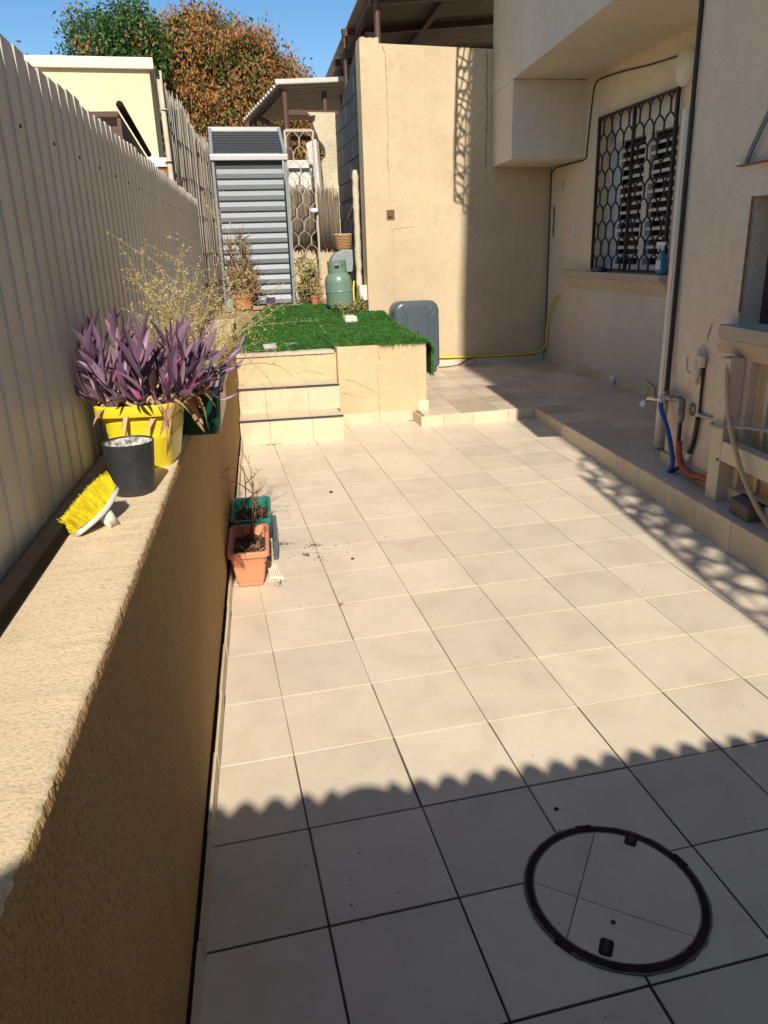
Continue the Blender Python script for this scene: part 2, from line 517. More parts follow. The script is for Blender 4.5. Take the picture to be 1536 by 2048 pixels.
def inst(name, me, parent, Mx):
    o = bpy.data.objects.new(name, me)
    COL.objects.link(o)
    if parent is not None:
        o.parent = parent
        p = Vector((0, 0, 0)); q = parent
        while q is not None:
            p += Vector(q.location); q = q.parent
        Mx = Matrix.Translation(-p) @ Mx
    o.matrix_local = Mx
    return o
def frame(o, x=None, z=None):
    z = Vector(z).normalized(); x = Vector(x)
    y = z.cross(x).normalized(); x = y.cross(z)
    m = Matrix((x, y, z)).transposed().to_4x4()
    m.translation = Vector(o)
    return m
def spline(pts, k=6):
    pts = [Vector(p) for p in pts]
    out = []
    for i in range(len(pts)-1):
        p0 = pts[max(i-1, 0)]; p1 = pts[i]; p2 = pts[i+1]; p3 = pts[min(i+2, len(pts)-1)]
        for j in range(k):
            t = j/k
            out.append(0.5*((2*p1)+(p2-p0)*t+(2*p0-5*p1+4*p2-p3)*t*t+(3*p1-p0-3*p2+p3)*t**3))
    out.append(pts[-1])
    return out
def npmesh(name, V, F, mat):
    me = bpy.data.meshes.new(name)
    V = np.asarray(V, dtype=np.float32); F = np.asarray(F, dtype=np.int32)
    me.vertices.add(len(V)); me.vertices.foreach_set('co', V.ravel())
    k = F.shape[1]
    me.loops.add(F.size); me.loops.foreach_set('vertex_index', F.ravel())
    me.polygons.add(len(F)); me.polygons.foreach_set('loop_start', np.arange(0, F.size, k, dtype=np.int32))
    me.polygons.foreach_set('loop_total', np.full(len(F), k, dtype=np.int32))
    me.update(calc_edges=True)
    me.validate()
    me.materials.append(mat)
    return me
def link_mesh(name, me, parent=None):
    o = bpy.data.objects.new(name, me)
    COL.objects.link(o)
    if parent is not None:
        o.parent = parent
        p = Vector((0, 0, 0)); q = parent
        while q is not None:
            p += Vector(q.location); q = q.parent
        o.location = -p
    return o

# ------------------------------------------------------------------ surveyed lines of the yard (metres)
SX, SY = -0.003, 0.027
def zf(x, y): return SX*x + SY*y                    # the yard floor drains towards the gate
def xw(y): return -0.281 + 0.0864*y                  # face of the low wall on the left
def xfe(y): return -0.505 + 0.0864*y                  # metal fence
def xk(y): return 2.203 + 0.094*y                    # edge of the raised patio
def xp(y): return 2.321 + 0.125*y                    # house front face (pillar, upper storey)
def xwin(y): return 3.438 + 0.07*y                   # recessed window wall
def yfar(x): return 6.626 + 0.084*x                  # tall plastered wall
def yst(x): return -0.077*x
def zt(x, y): return 0.742 + 0.063*(y-4.7)           # terrace ground
PZ = 0.20                                            # raised patio level
T = 0.33
WT = 0.983                                           # top of low wall

# ------------------------------------------------------------------ ground and floors
mb = MB(); mb.box(-300, 300, -300, 600, -0.9, -0.5)
tag(mb.build('ground', M['ground']), kind='structure')

floor = thing('yard_floor', None, None, (1.0, 0.5, 0)); floor['kind'] = 'structure'
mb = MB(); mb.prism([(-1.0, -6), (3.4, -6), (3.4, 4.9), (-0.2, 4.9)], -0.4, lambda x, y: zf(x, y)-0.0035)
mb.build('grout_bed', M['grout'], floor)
def tile_mesh(name, w, h, th, mat, gap=0.0025, ch=0.0008):
    a = w/2-gap; b = h/2-gap
    v = [(-a, -b, -th), (a, -b, -th), (a, b, -th), (-a, b, -th), (-a, -b, -ch), (a, -b, -ch), (a, b, -ch), (-a, b, -ch),
         (-a+ch, -b+ch, 0), (a-ch, -b+ch, 0), (a-ch, b-ch, 0), (-a+ch, b-ch, 0)]
    f = [(8, 9, 10, 11)]
    for k in range(4):
        n = (k+1) % 4
        f += [(k, n, n+4, k+4), (k+4, n+4, n+8, k+8)]
    mm = MB(); mm.add(v, f)
    return mm.mesh(name, mat)
tmesh = [tile_mesh('tile', T, T, 0.012, M['tile'], g) for g in (0.0015, 0.0019, 0.0030)]
nrm = Vector((-SX, -SY, 1)).normalized()
for i in range(-2, 9):
    for j in range(-8, 14):
        cx, cy = (i+0.5)*T, (j+0.5)*T
        if cx+0.2 < xw(cy) or cx-0.2 > xk(cy) or cy > 4.75: continue
        near = 2 if j < 1 else (1 if rnd.random() < 0.4 else 0)
        a = rnd.gauss(0, 0.0018)
        Mx = frame((cx+rnd.gauss(0, 0.0006), cy+rnd.gauss(0, 0.0006), zf(cx, cy)+rnd.gauss(0, 0.0004)), (1, a, SX), nrm)
        inst('tile', tmesh[near], floor, Mx)

patio = thing('upper_patio', None, None, (2.9, 4.5, PZ)); patio['kind'] = 'structure'
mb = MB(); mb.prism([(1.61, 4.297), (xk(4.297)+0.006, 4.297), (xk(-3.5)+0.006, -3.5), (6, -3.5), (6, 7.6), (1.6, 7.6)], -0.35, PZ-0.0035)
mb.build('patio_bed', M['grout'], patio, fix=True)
pm = MB()
def para_mesh(name, mat):
    w = T/2-0.0018; h = T/2-0.0018; k = 0.094; ch = 0.0014
    def c(x, y, z): return (x+k*y, y, z)
    v = [c(-w, -h, -.012), c(w, -h, -.012), c(w, h, -.012), c(-w, h, -.012), c(-w, -h, -ch), c(w, -h, -ch), c(w, h, -ch), c(-w, h, -ch),
         c(-w+ch, -h+ch, 0), c(w-ch, -h+ch, 0), c(w-ch, h-ch, 0), c(-w+ch, h-ch, 0)]
    f = [(8, 9, 10, 11)]
    for q in range(4):
        n = (q+1) % 4
        f += [(q, n, n+4, q+4), (q+4, n+4, n+8, q+8)]
    mm = MB(); mm.add(v, f)
    return mm.mesh(name, mat)
M['tile_patio_dark'] = tile_mat('patio_tile_dark', (0.52, 0.42, 0.31), (0.47, 0.37, 0.265), 0.36, 0.06)
pmesh = [para_mesh('tile', M['tile_patio']), para_mesh('tile', M['tile_patio_dark'])]
for r in range(-20, 9):
    yc = 4.29 + (r+0.5)*T
    for c in range(-3, 6):
        xc = xk(yc) + (c+0.5)*T
        if r < 0 and c < 0: continue
        if xc-0.2 > xwin(yc) or yc-0.2 > yfar(xc): continue
        if yc < 2.2 and xc-0.2 > xp(yc): continue
        if r >= 1 and xc+0.2 < 1.70: continue
        dark = 1 if rnd.random() < (0.24 if r < 5 else 0.10) else 0
        o = inst('tile', pmesh[dark], patio, Matrix.Translation((xc, yc, PZ+rnd.gauss(0, 0.0003))))
# riser tiles of the raised patio
for k in range(-18, 13):
    y0 = 4.29-(12-k)*T*1.0; y1 = y0+T-0.004
    if y1 < -2.4: continue
    y1 = min(y1, 4.286)
    mb = MB()
    x0, x1 = xk(y0), xk(y1)
    zz = lambda x, y: zf(x, y)-0.01
    mb.prism([(x0-0.006, y0), (x0+0.004, y0), (x1+0.004, y1), (x1-0.006, y1)], zz, PZ-0.003)
    mb.build('riser_tile', M['tile_riser'], patio)
for x0, x1 in ((1.585, 1.78), (1.783, 2.045), (2.048, 2.36), (2.363, 2.50), (2.503, xk(4.29)-0.008)):
    mb = MB(); mb.box(x0, x1, 4.286, 4.297, 0.08, PZ-0.003)
    mb.build('riser_tile', M['tile_riser'], patio)
mb = MB(); mb.box(1.585, 1.60, 4.297, 4.56, 0.08, PZ-0.003)
mb.build('riser_tile', M['tile_riser'], patio)

# ------------------------------------------------------------------ low wall on the left
lw = thing('low_wall', 'long low wall of ochre stucco with sunlit top left of the tiled yard', 'wall', (-0.45, 1.5, 0))
def rough_wall():
    n = 900; rows = []
    y0, y1 = -3.2, 5.4
    vs = []; fs = []
    prof = [(0.0, -0.4), (0.0, 0.3), (0.0, 0.7), (0.0, 0.94), (0.0, 0.962), (-0.001, 0.971), (-0.004, 0.978), (-0.010, WT), (-0.03, WT), (-0.10, WT), (-0.40, WT), (-0.40, -0.4)]
    rr = random.Random(5)
    k = len(prof)
    for i in range(n+1):
        y = y0+(y1-y0)*i/n
        slow = 0.0015*math.sin(y*7.3)+0.001*math.sin(y*17.1+1)
        for q, (dx, z) in enumerate(prof):
            a = rr.gauss(0, 0.0013) if 4 < q < 8 else 0 
            bulge = 0.0012*math.sin(y*1.3+0.6)*(min(z, 0.98) if q < 9 else 0) + (slow*0.25 if 4 < q < 8 else 0)
            zz = z + (0.004*math.sin(y*1.1) + (rr.gauss(0, 0.0009) if q < 9 else 0) if q >= 5 and q < 11 else 0)
            vs.append((xw(y)+dx+a+bulge, y, zz))
    for i in range(n):
        for q in range(k-1):
            a = i*k+q
            fs.append((a, a+k, a+k+1, a+1))
    fs.append(tuple(range(k))); fs.append(tuple(reversed(range(n*k, n*k+k))))
    m = MB(); m.add(vs, fs)
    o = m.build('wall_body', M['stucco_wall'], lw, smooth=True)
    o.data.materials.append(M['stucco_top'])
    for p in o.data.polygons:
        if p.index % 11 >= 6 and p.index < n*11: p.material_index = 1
        if p.index % 11 < 4: p.use_smooth = False
rough_wall()
# skirting tiles along its foot, with the black gap behind them
y = -3.0
while y < 4.12:
    y1 = y+0.327
    mb = MB()
    h = 0.072+rnd.uniform(-0.003, 0.004)
    t = rnd.uniform(0.003, 0.007)
    mb.prism([(xw(y)+0.006+t, y), (xw(y1)+0.006+t, y1), (xw(y1)+0.015+t, y1), (xw(y)+0.015+t, y)][::-1], lambda x, y: zf(x, y)-0.01, lambda x, y: zf(x, y)+h)
    mb.build('skirting_tile', M['tile_riser'], lw)
    y += 0.331
mb = MB(); mb.prism([(xw(-3)-0.01, -3), (xw(4.12)-0.01, 4.12), (xw(4.12)+0.009, 4.12), (xw(-3)+0.009, -3)][::-1], -0.2, lambda x, y: zf(x, y)+0.070)
mb.build('skirting_gap', M['rail'], lw)

mb = MB(); mb.prism([(xw(-8)-0.40, -8), (xw(-8), -8), (xw(-3.202), -3.202), (xw(-3.202)-0.40, -3.202)], -0.4, WT)
mb.build('wall_end', M['stucco_wall'], lw)  # unseen further length of the wall, added to cut ambient light from behind
gw = thing('added_end_wall', 'unseen plastered end wall added to cut ambient light in the near yard', 'wall', (0, -8, 0))  # out of view, added to dim the ambient light on the foreground
mb = MB(); mb.box(-1.6, 2.2, -8.2, -8.0, -0.4, 2.25); mb.build('wall_body', M['stucco'], gw)
# ------------------------------------------------------------------ metal fence on the wall
fe = thing('metal_fence', 'tall beige sheet metal fence standing on the low wall', 'fence', (xfe(1.5), 1.5, WT))
def slat_mesh(zt_, p=0.0940):
    prof = [(0.0, 0.0), (0.0030, 0.0045), (0.0890, 0.0006), (p, 0.0)]
    back = [(0.0, -0.012), (0.03, -0.026), (0.075, -0.026), (p, -0.012)]
    vs = []
    for zz in (WT-0.01, zt_):
        for a, d in prof: vs.append((d, a, zz))
        for a, d in back: vs.append((d, a, zz - (0.0 if zz < 1.5 else 0.004)))
    n = len(prof); N = 2*n
    fs = []
    for a in range(n-1):
        fs.append((a, a+1, a+1+N, a+N))
        fs.append((n+a, n+a+N, n+a+1+N, n+a+1))
        fs.append((N+a, N+a+1, N+n+a+1, N+n+a))
    fs += [(0, N, N+n, n), (n-1, n+n-1, N+n+n-1, N+n-1)]
    m = MB(); m.add(vs, fs)
    return m.mesh('slat', M['fence'])
FD = Vector((0.0864, 1, 0)).normalized()
smesh = [slat_mesh(1.972-0.004*k) for k in range(4)]
y = -7.6; k = 0  # slats run on unseen behind the camera, added to cut ambient light
while y < 5.26:
    Mx = frame((xfe(y), y, 0), Vector((FD.y, -FD.x, 0)), (0, 0, 1))
    inst('slat', smesh[(k*7+k//3) % 4], fe, Mx)
    y += 0.0940*FD.y; k += 1
mb = MB()
mb.bar((xfe(-7.5)+0.032, -7.5, WT+0.017), (xfe(5.15)+0.032, 5.15, WT+0.017), 0.040, 0.030)
mb.build('bottom_rail', M['rail'], fe, bevel=0.004)
mb = MB(); mb.bar((xfe(-7.5)-0.02, -7.5, 1.80), (xfe(5.15)-0.02, 5.15, 1.80), 0.03, 0.04)
mb.build('back_rail', M['fence'], fe)
mb = MB()
for kk in range(26):
    yy = -1.5+kk*0.28
    for zz in (1.80,):
        mb.lathe([(0.0, 0.0), (0.005, 0.0), (0.004, 0.003), (0, 0.003)], n=6, T=frame((xfe(yy)+0.0125, yy, zz), (0, 0, 1), (1, -0.0864, 0)))
mb.build('screw', M['rail'], fe)

# ------------------------------------------------------------------ steps, retaining wall, terrace
st = thing('steps', 'two tiled steps with dark metal nosings up to the turf terrace', 'steps', (0.5, 4.4, 0.1))
def step(y0, ztop, zbot, xl, xr, joints, depth):
    mb = MB(); mb.prism([(xl, y0+yst(xl)+0.010), (xr-0.008, y0+yst(xr)+0.010), (xr-0.008, y0+yst(xr)+depth), (xl, y0+yst(xl)+depth)], zbot-0.1, ztop-0.008)
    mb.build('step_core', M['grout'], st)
    xs = [xl]+joints+[xr]
    for a, b in zip(xs[:-1], xs[1:]):
        a2, b2 = a+0.0015, b-0.0015
        mb = MB(); mb.prism([(a2, y0+yst(a2)), (b2, y0+yst(b2)), (b2, y0+yst(b2)+0.009), (a2, y0+yst(a2)+0.009)], zbot-0.005, ztop-0.012)
        mb.build('riser_tile', M['tile_riser'], st)
        mb = MB(); mb.prism([(a2, y0+yst(a2)+0.006), (b2, y0+yst(b2)+0.006), (b2, y0+yst(b2)+depth), (a2, y0+yst(a2)+depth)], ztop-0.008, ztop)
        mb.build('tread_tile', M['tile_riser'], st)
    mb = MB(); mb.prism([(xr-0.006, y0+yst(xr)+0.002), (xr+0.004, y0+yst(xr)+0.002), (xr+0.004, y0+yst(xr)+depth), (xr-0.006, y0+yst(xr)+depth)], zbot-0.01, ztop-0.012)
    mb.build('side_tile', M['tile_riser'], st)
    a, b = xl, xr+0.004
    mb = MB(); mb.prism([(a, y0+yst(a)-0.012), (b, y0+yst(b)-0.012), (b, y0+yst(b)+0.016), (a, y0+yst(a)+0.016)], ztop+0.0015, ztop+0.0045)
    mb.build('nosing', M['alu'], st)
    mb = MB(); mb.prism([(a, y0+yst(a)-0.012), (b, y0+yst(b)-0.012), (b, y0+yst(b)-0.002), (a, y0+yst(a)-0.002)], ztop-0.012, ztop+0.0015)
    mb.build('nosing_lip', M['suitcase_dark'], st)
step(4.178, 0.3065, 0.107, xw(4.17)+0.006, 0.889, [0.315, 0.648], 0.30)
step(4.470, 0.505, 0.306, xw(4.45)+0.006, 0.918, [0.325, 0.668], 0.31)

rw = thing('retaining_wall', 'crackled ochre retaining wall of the turf terrace beside the steps', 'wall', (1.3, 4.6, 0.1))
mb = MB(); mb.prism([(xw(4.75)-0.02, 4.77+yst(0.1)), (0.965, 4.77+yst(0.965)), (0.965, 5.0), (xw(4.75)-0.02, 5.0)], 0.2, 0.715)
mb.build('wall_body', M['stucco_block'], rw, bevel=0.006)
mb = MB()
n = 14
for k in range(n):
    a = xw(4.75)-0.01+(0.955-xw(4.75))*k/n; b = xw(4.75)-0.01+(0.955-xw(4.75))*(k+1)/n
    mb.prism([(a, 4.755+yst(a)+rnd.uniform(-0.003, 0.003)), (b, 4.755+yst(b)+rnd.uniform(-0.003, 0.003)), (b, 4.90), (a, 4.90)], 0.716, 0.742+rnd.uniform(-0.003, 0.003))
mb.build('coping', M['coping'], rw)
def xblk(y): return 1.712 + 0.073*(y-4.55)
def yblk(x): return 4.70-0.09*x
mb = MB()
mb.prism([(0.957, yblk(0.957)), (1.712, yblk(1.712)), (xblk(6.9), 6.9), (xblk(6.9)-0.5, 6.9), (xblk(5.3)-0.5, 5.3), (0.957, 5.2)], -0.05, lambda x, y: 0.768+0.046*max(0, y-5.2))
mb.build('wall_body', M['stucco_block'], rw, bevel=0.008, fix=True)
for a, b in ((0.925, 1.293), (1.296, 1.583)):
    mb = MB(); mb.prism([(a, yblk(a)-0.011), (b, yblk(b)-0.011), (b, yblk(b)-0.001), (a, yblk(a)-0.001)], 0.09, 0.205)
    mb.build('skirting_tile', M['tile_riser'], rw)
mb = MB(); mb.prism([(1.63, yblk(1.63)-0.012), (1.722, yblk(1.72)-0.012), (1.722, yblk(1.72)+0.06), (1.63, yblk(1.63)-0.001)], PZ, PZ+0.085)
mb.build('skirting_tile', M['tile'], rw)
def crack(parent, pts, w=0.004, nrm_=(0, -1, 0), name='crack', mat=None):
    mb = MB(); P = [Vector(p) for p in pts]
    N = Vector(nrm_).normalized()
    Q = []
    for i in range(len(P)-1):
        L = (P[i+1]-P[i]).length
        k = max(1, int(L/0.03))
        for j in range(k):
            p = P[i].lerp(P[i+1], j/k)
            Q.append(p+Vector((rnd.gauss(0, 0.004), 0, rnd.gauss(0, 0.004))) if abs(N.y) > 0.5 else p+Vector((0, rnd.gauss(0, 0.004), rnd.gauss(0, 0.004))))
    Q.append(P[-1])
    vs = []; fs = []
    for i, p in enumerate(Q):
        d = (Q[min(i+1, len(Q)-1)]-Q[max(0, i-1)]).normalized()
        s_ = d.cross(N).normalized()*w*0.5*rnd.uniform(0.3, 1.1)
        vs += [p+s_+N*0.0012, p-s_+N*0.0012]
    for i in range(len(Q)-1):
        fs.append((2*i, 2*i+1, 2*i+3, 2*i+2))
    mb.add(vs, fs)
    return mb.build(name, mat or M['crack'], parent)
crk = lambda x, z: (x, yblk(x)-0.001, z)
crack(rw, [crk(1.30, 0.765), crk(1.31, 0.66), crk(1.285, 0.50), crk(1.30, 0.36), crk(1.292, 0.21)], 0.0035)
crack(rw, [crk(1.00, 0.50), crk(1.08, 0.48), crk(1.20, 0.42), crk(1.285, 0.36)], 0.003)
crack(rw, [crk(0.97, 0.39), crk(1.10, 0.36), crk(1.18, 0.33)], 0.0025)
crs = lambda x, z: (x, 4.769+yst(x), z)
crack(rw, [crs(0.15, 0.66), crs(0.30, 0.665), crs(0.45, 0.645), crs(0.52, 0.60), crs(0.60, 0.52)], 0.004)
crack(rw, [crs(0.62, 0.56), crs(0.70, 0.58), crs(0.86, 0.545)], 0.003)
crack(rw, [crs(0.43, 0.65), crs(0.46, 0.69)], 0.004)

mb = MB()
mb.prism([(xw(4.8)-0.45, 4.86), (0.95, 4.86), (1.60, 4.95), (xblk(6.85)-0.02, 6.80), (1.70, 8.6), (2.0, 40), (-14, 40), (-14, 4.86)], -0.45, lambda x, y: 0.73+0.063*(min(y, 8.2)-4.7))
tag(mb.build('terrace_soil', M['ground'], fix=True), kind='structure')
# artificial turf: backing sheet + blades
def gz(x, y):
    b = 0.738+0.063*(y-4.7)
    if x > 0.93:
        b += 0.036*max(0, 1-(y-4.55)/1.2)
    return b + 0.006*math.sin(3.1*x+1.2*y)*math.sin(2.3*y) + 0.004
def turf_l(y): return xw(y)+0.02 if y < 6 else xw(6)+0.02+0.25*(y-6)
def turf_r(y): return min(xblk(y)-0.005, 1.70 if y > 6.75 else 9)
mb = MB()
ny, nx = 40, 24
Y0, Y1 = 4.60, 7.55
def turf_pt(i, j):
    y = Y0+(Y1-Y0)*j/ny
    l, r = turf_l(y), turf_r(y)
    x = l+(r-l)*i/nx
    yy = y
    if x < 0.95: yy = max(y, 4.80+0.012*math.sin(x*9))
    else: yy = max(y, yblk(x)+0.05-0.10*max(0, min(1, (x-1.35)/0.25)))
    return (x, yy, gz(x, yy))
vs = [turf_pt(i, j) for j in range(ny+1) for i in range(nx+1)]
fs = [(j*(nx+1)+i, j*(nx+1)+i+1, (j+1)*(nx+1)+i+1, (j+1)*(nx+1)+i) for j in range(ny) for i in range(nx)]
mb.add(vs, fs)
turf = thing('artificial_turf', 'bright green artificial turf covering the raised terrace', 'turf', (0.9, 6, 0.8), kind='stuff')
mb.build('backing', M['turf_base'], turf)
rg = np.random.default_rng(3)
def blades(P, N, Ln, Wd, lean, rg):
    n = len(P)
    th = rg.uniform(0, 2*np.pi, n)
    side = np.stack([np.cos(th), np.sin(th), np.zeros(n)], 1)
    side = np.cross(N, side); side /= np.linalg.norm(side, axis=1)[:, None]+1e-9
    L = Ln*rg.uniform(0.6, 1.2, n)[:, None]
    tip = P + N*L + lean*L + np.cross(side, N)*L*rg.uniform(-0.7, 0.7, n)[:, None]
    mid = P*0.45+tip*0.55 + N*L*0.12
    w = Wd*rg.uniform(0.7, 1.2, n)[:, None]
    V = np.concatenate([P-side*w, P+side*w, mid+side*w*0.8, mid-side*w*0.8, tip], 0)
    i = np.arange(n)
    F4 = np.stack([i, i+n, i+2*n, i+3*n], 1)
    F3 = np.stack([i+3*n, i+2*n, i+4*n], 1)
    F = np.concatenate([np.stack([F4[:, 0], F4[:, 1], F4[:, 2]], 1), np.stack([F4[:, 0], F4[:, 2], F4[:, 3]], 1), F3], 0)
    return V, F
NB = 120000
ys = rg.uniform(Y0, Y1, NB)
us = rg.uniform(0, 1, NB)
P = []
for yy, u in zip(ys, us):
    l, r = turf_l(yy), turf_r(yy)
    x = l+(r-l)*u
    if x < 0.95 and yy < 4.80+0.012*math.sin(x*9): continue
    if x >= 0.95 and yy < yblk(x)+0.05-0.10*max(0, min(1, (x-1.35)/0.25)): continue
    P.append((x, yy, gz(x, yy)))
P = np.array(P); N = np.tile(np.array([0, 0, 1.0]), (len(P), 1))
lean = rg.normal(0, 0.5, (len(P), 3)); lean[:, 2] = 0
pn = np.sin(P[:, 0]*7.0)*np.cos(P[:, 1]*5.3)
lean[:, 0] += 0.35*pn; lean[:, 1] -= 0.25
V, F = blades(P, N, 0.024, 0.0021, lean, rg)
link_mesh('blades', npmesh('blades', V, F, M['turf']), turf)['kind'] = 'stuff'
# the turf flap hanging over the corner of the terrace
mb = MB()
fl = []
for i in range(9):
    for j in range(7):
        y = 4.545+0.36*i/8
        d = j/6
        fl.append((xblk(y)+0.004+0.055*min(1, d*2.2)-0.02*d, y+0.01*d, 0.790-0.25*d*d-0.03*d))
mb.add(fl, [(i*7+j, (i+1)*7+j, (i+1)*7+j+1, i*7+j+1) for i in range(8) for j in range(6)])
mb.build('hanging_flap', M['turf_base'], turf)
n = 5200
yy = rg.uniform(4.535, 4.92, n); d = rg.uniform(0, 1, n)
P = np.stack([1.712+0.073*(yy-4.55)+0.004+0.055*np.minimum(1, d*2.2)-0.02*d, yy+0.01*d, 0.790-0.25*d*d-0.03*d], 1)
N = np.stack([np.full(n, 0.75), np.full(n, -0.35), 0.45-0.7*d], 1); N /= np.linalg.norm(N, axis=1)[:, None]
lean = rg.normal(0, 0.35, (n, 3)); lean[:, 2] -= 0.7
V, F = blades(P, N, 0.030, 0.0024, lean, rg)
link_mesh('blades', npmesh('blades', V, F, M['turf']), turf)['kind'] = 'stuff'
n = 900
xx = rg.uniform(1.30, 1.74, n)
P = np.stack([xx, 4.70-0.09*xx-0.004+rg.uniform(0, 0.03, n), np.full(n, 0.787)], 1)
N = np.tile(np.array([0, -0.8, 0.3]), (n, 1)); N /= np.linalg.norm(N, axis=1)[:, None]
lean = rg.normal(0, 0.3, (n, 3)); lean[:, 2] -= 0.75
V, F = blades(P, N, 0.034, 0.002, lean, rg)
link_mesh('blades', npmesh('blades', V, F, M['turf']), turf)['kind'] = 'stuff'

# ------------------------------------------------------------------ tall plastered wall at the back of the patio
fw = thing('plastered_wall', 'tall sunlit cream plastered wall behind the suitcase', 'wall', (2.6, 6.9, 0.2))
mb = MB()
X0, X1 = 1.715, 4.6
mb.prism([(X0, yfar(X0)), (X1, yfar(X1)), (X1, yfar(X1)+0.2), (X0, yfar(X0)+0.2)], -0.2, 3.488)
mb.build('wall_face', M['stucco'], fw)
mb = MB(); k = 9
for q in range(k):
    a = X0+0.004+0.20*q/k; b = X0+0.004+0.20*(q+1)/k-0.0005
    mb.prism([(a, yfar(a)+0.004), (b, yfar(b)+0.004), (b, yfar(b)+0.19), (a, yfar(a)+0.19)], 3.486, 3.538+rnd.uniform(-0.008, 0.008))
mb.build('top_stub', M['stucco'], fw)
# block side of the same wall, running back
sidex = lambda y: X0+0.002+0.035*(y-6.77)
ztop = lambda y: 3.50-0.27*(y-6.97) if y > 6.97 else 3.50
mb = MB()
mb.hexa([(sidex(6.97)+0.012, 6.975, 0.5), (sidex(6.97)+0.2, 6.975, 0.5), (sidex(8.62)+0.2, 8.62, 0.5), (sidex(8.62)+0.012, 8.62, 0.5),
         (sidex(6.97)+0.012, 6.975, ztop(6.97)-0.01), (sidex(6.97)+0.2, 6.975, ztop(6.97)-0.01), (sidex(8.62)+0.2, 8.62, ztop(8.62)-0.01), (sidex(8.62)+0.012, 8.62, ztop(8.62)-0.01)])
mb.build('block_core', M['mortar_dark'], fw)
row = 0; z = 0.70
while z < 3.5:
    y = 6.80 - (0.20 if row % 2 else 0.0)
    while y < 8.60:
        a = max(y, 6.78); b = min(y+0.392, 8.6)
        if b-a > 0.05:
            za = min(z+0.190, ztop(a)-0.004); zb = min(z+0.190, ztop(b)-0.004)
            if za > z+0.02 and zb > z+0.02:
                p = rnd.uniform(-0.003, 0.003)
                mb = MB(); x0 = sidex(a)+p; x1 = sidex(b)+p
                mb.hexa([(x0, a, z), (x0+0.03, a, z), (x1+0.03, b, z), (x1, b, z), (x0, a, za), (x0+0.03, a, za), (x1+0.03, b, zb), (x1, b, zb)])
                mb.build('block', M['block_dark'], fw)
        y += 0.40
    z += 0.20; row += 1
# skirting tiles at its foot
x = 1.95
while x < 3.90:
    b = min(x+0.262, 3.905)
    mb = MB(); mb.prism([(x, yfar(x)-0.010), (b, yfar(b)-0.010), (b, yfar(b)-0.0005), (x, yfar(x)-0.0005)], PZ, PZ+0.083)
    mb.build('skirting_tile', M['tile'], fw)
    x += 0.266
cf = lambda x, z: (x, yfar(x)-0.001, z)
NF = (0.084, -1, 0)
crack(fw, [cf(1.955, 3.46), cf(1.985, 3.40), cf(1.99, 2.95), cf(2.0, 2.80), cf(1.985, 2.50), cf(1.975, 2.42), cf(1.99, 2.30)], 0.006, NF)
crack(fw, [cf(1.99, 2.30), cf(2.0, 1.95), cf(2.02, 1.4), cf(2.01, 0.95)], 0.002, NF)
crack(fw, [cf(2.02, 1.72), cf(2.15, 1.745), cf(2.27, 1.75)], 0.003, NF)
crack(fw, [cf(3.115, 3.48), cf(3.12, 2.9), cf(3.115, 2.36)], 0.012, NF)
crack(fw, [cf(3.12, 2.36), cf(3.13, 2.22), cf(3.02, 2.08), cf(2.93, 2.05)], 0.005, NF)
crack(fw, [cf(3.115, 2.84), cf(3.03, 2.845)], 0.005, NF)
jb = thing('junction_box', 'small open rusty electrical box set in the tall cream wall', 'box', (2.0, 6.79, 1.88))
mb = MB()
bx = 1.997; T4 = frame((bx, yfar(bx), 1.876), (1, 0.084, 0), (-0.084, 1, 0))
for (a, b, c, d) in ((-.045, .045, -.05, -.042), (-.045, .045, .042, .05), (-.045, -.037, -.042, .042), (.037, .045, -.042, .042)):
    mb.box(a, b, c, d, -0.006, 0.002, T4)
mb.build('box_frame', M['rust'], jb)
mb = MB(); mb.box(-.037, .037, -.042, .042, -0.0025, 0.001, T4); mb.build('box_back', M['crack'], jb)
mb = MB()
for k in range(4):
    a = rnd.uniform(0, 6.28)
    mb.tube([T4 @ Vector((0.02*math.cos(a), 0.02*math.sin(a), -0.003)), T4 @ Vector((0.03*math.sin(a*2), 0.02, -0.02)), T4 @ Vector((0.025*math.cos(a+2), -0.02*math.sin(a), -0.008))], 0.003, 5)
mb.build('wire', M['rust'], jb, smooth=True)

# ------------------------------------------------------------------ the house
house = thing('house', 'beige stucco house with overhanging upper storey on the right', 'house', (3.4, 3, 0.2))
WY0, WY1, WZ0, WZ1 = 4.23, 5.655, 1.262, 2.66
def wallseg(y0, y1, z0, z1, name='ground_floor_wall', mat='stucco_house'):
    mb = MB(); mb.prism([(xwin(y0), y0), (xwin(y0)+0.25, y0), (xwin(y1)+0.25, y1), (xwin(y1), y1)], z0, z1)
    return mb
ww = MB()
for (a, b, c, d) in ((2.376, WY0, -0.2, 3.06), (WY1, 6.93, -0.2, 3.06), (WY0, WY1, -0.2, WZ0), (WY0, WY1, WZ1, 3.06)):
    s_ = wallseg(a, b, c, d); ww.add(s_.v, s_.f)
ww.build('window_wall', M['stucco_house'], house)
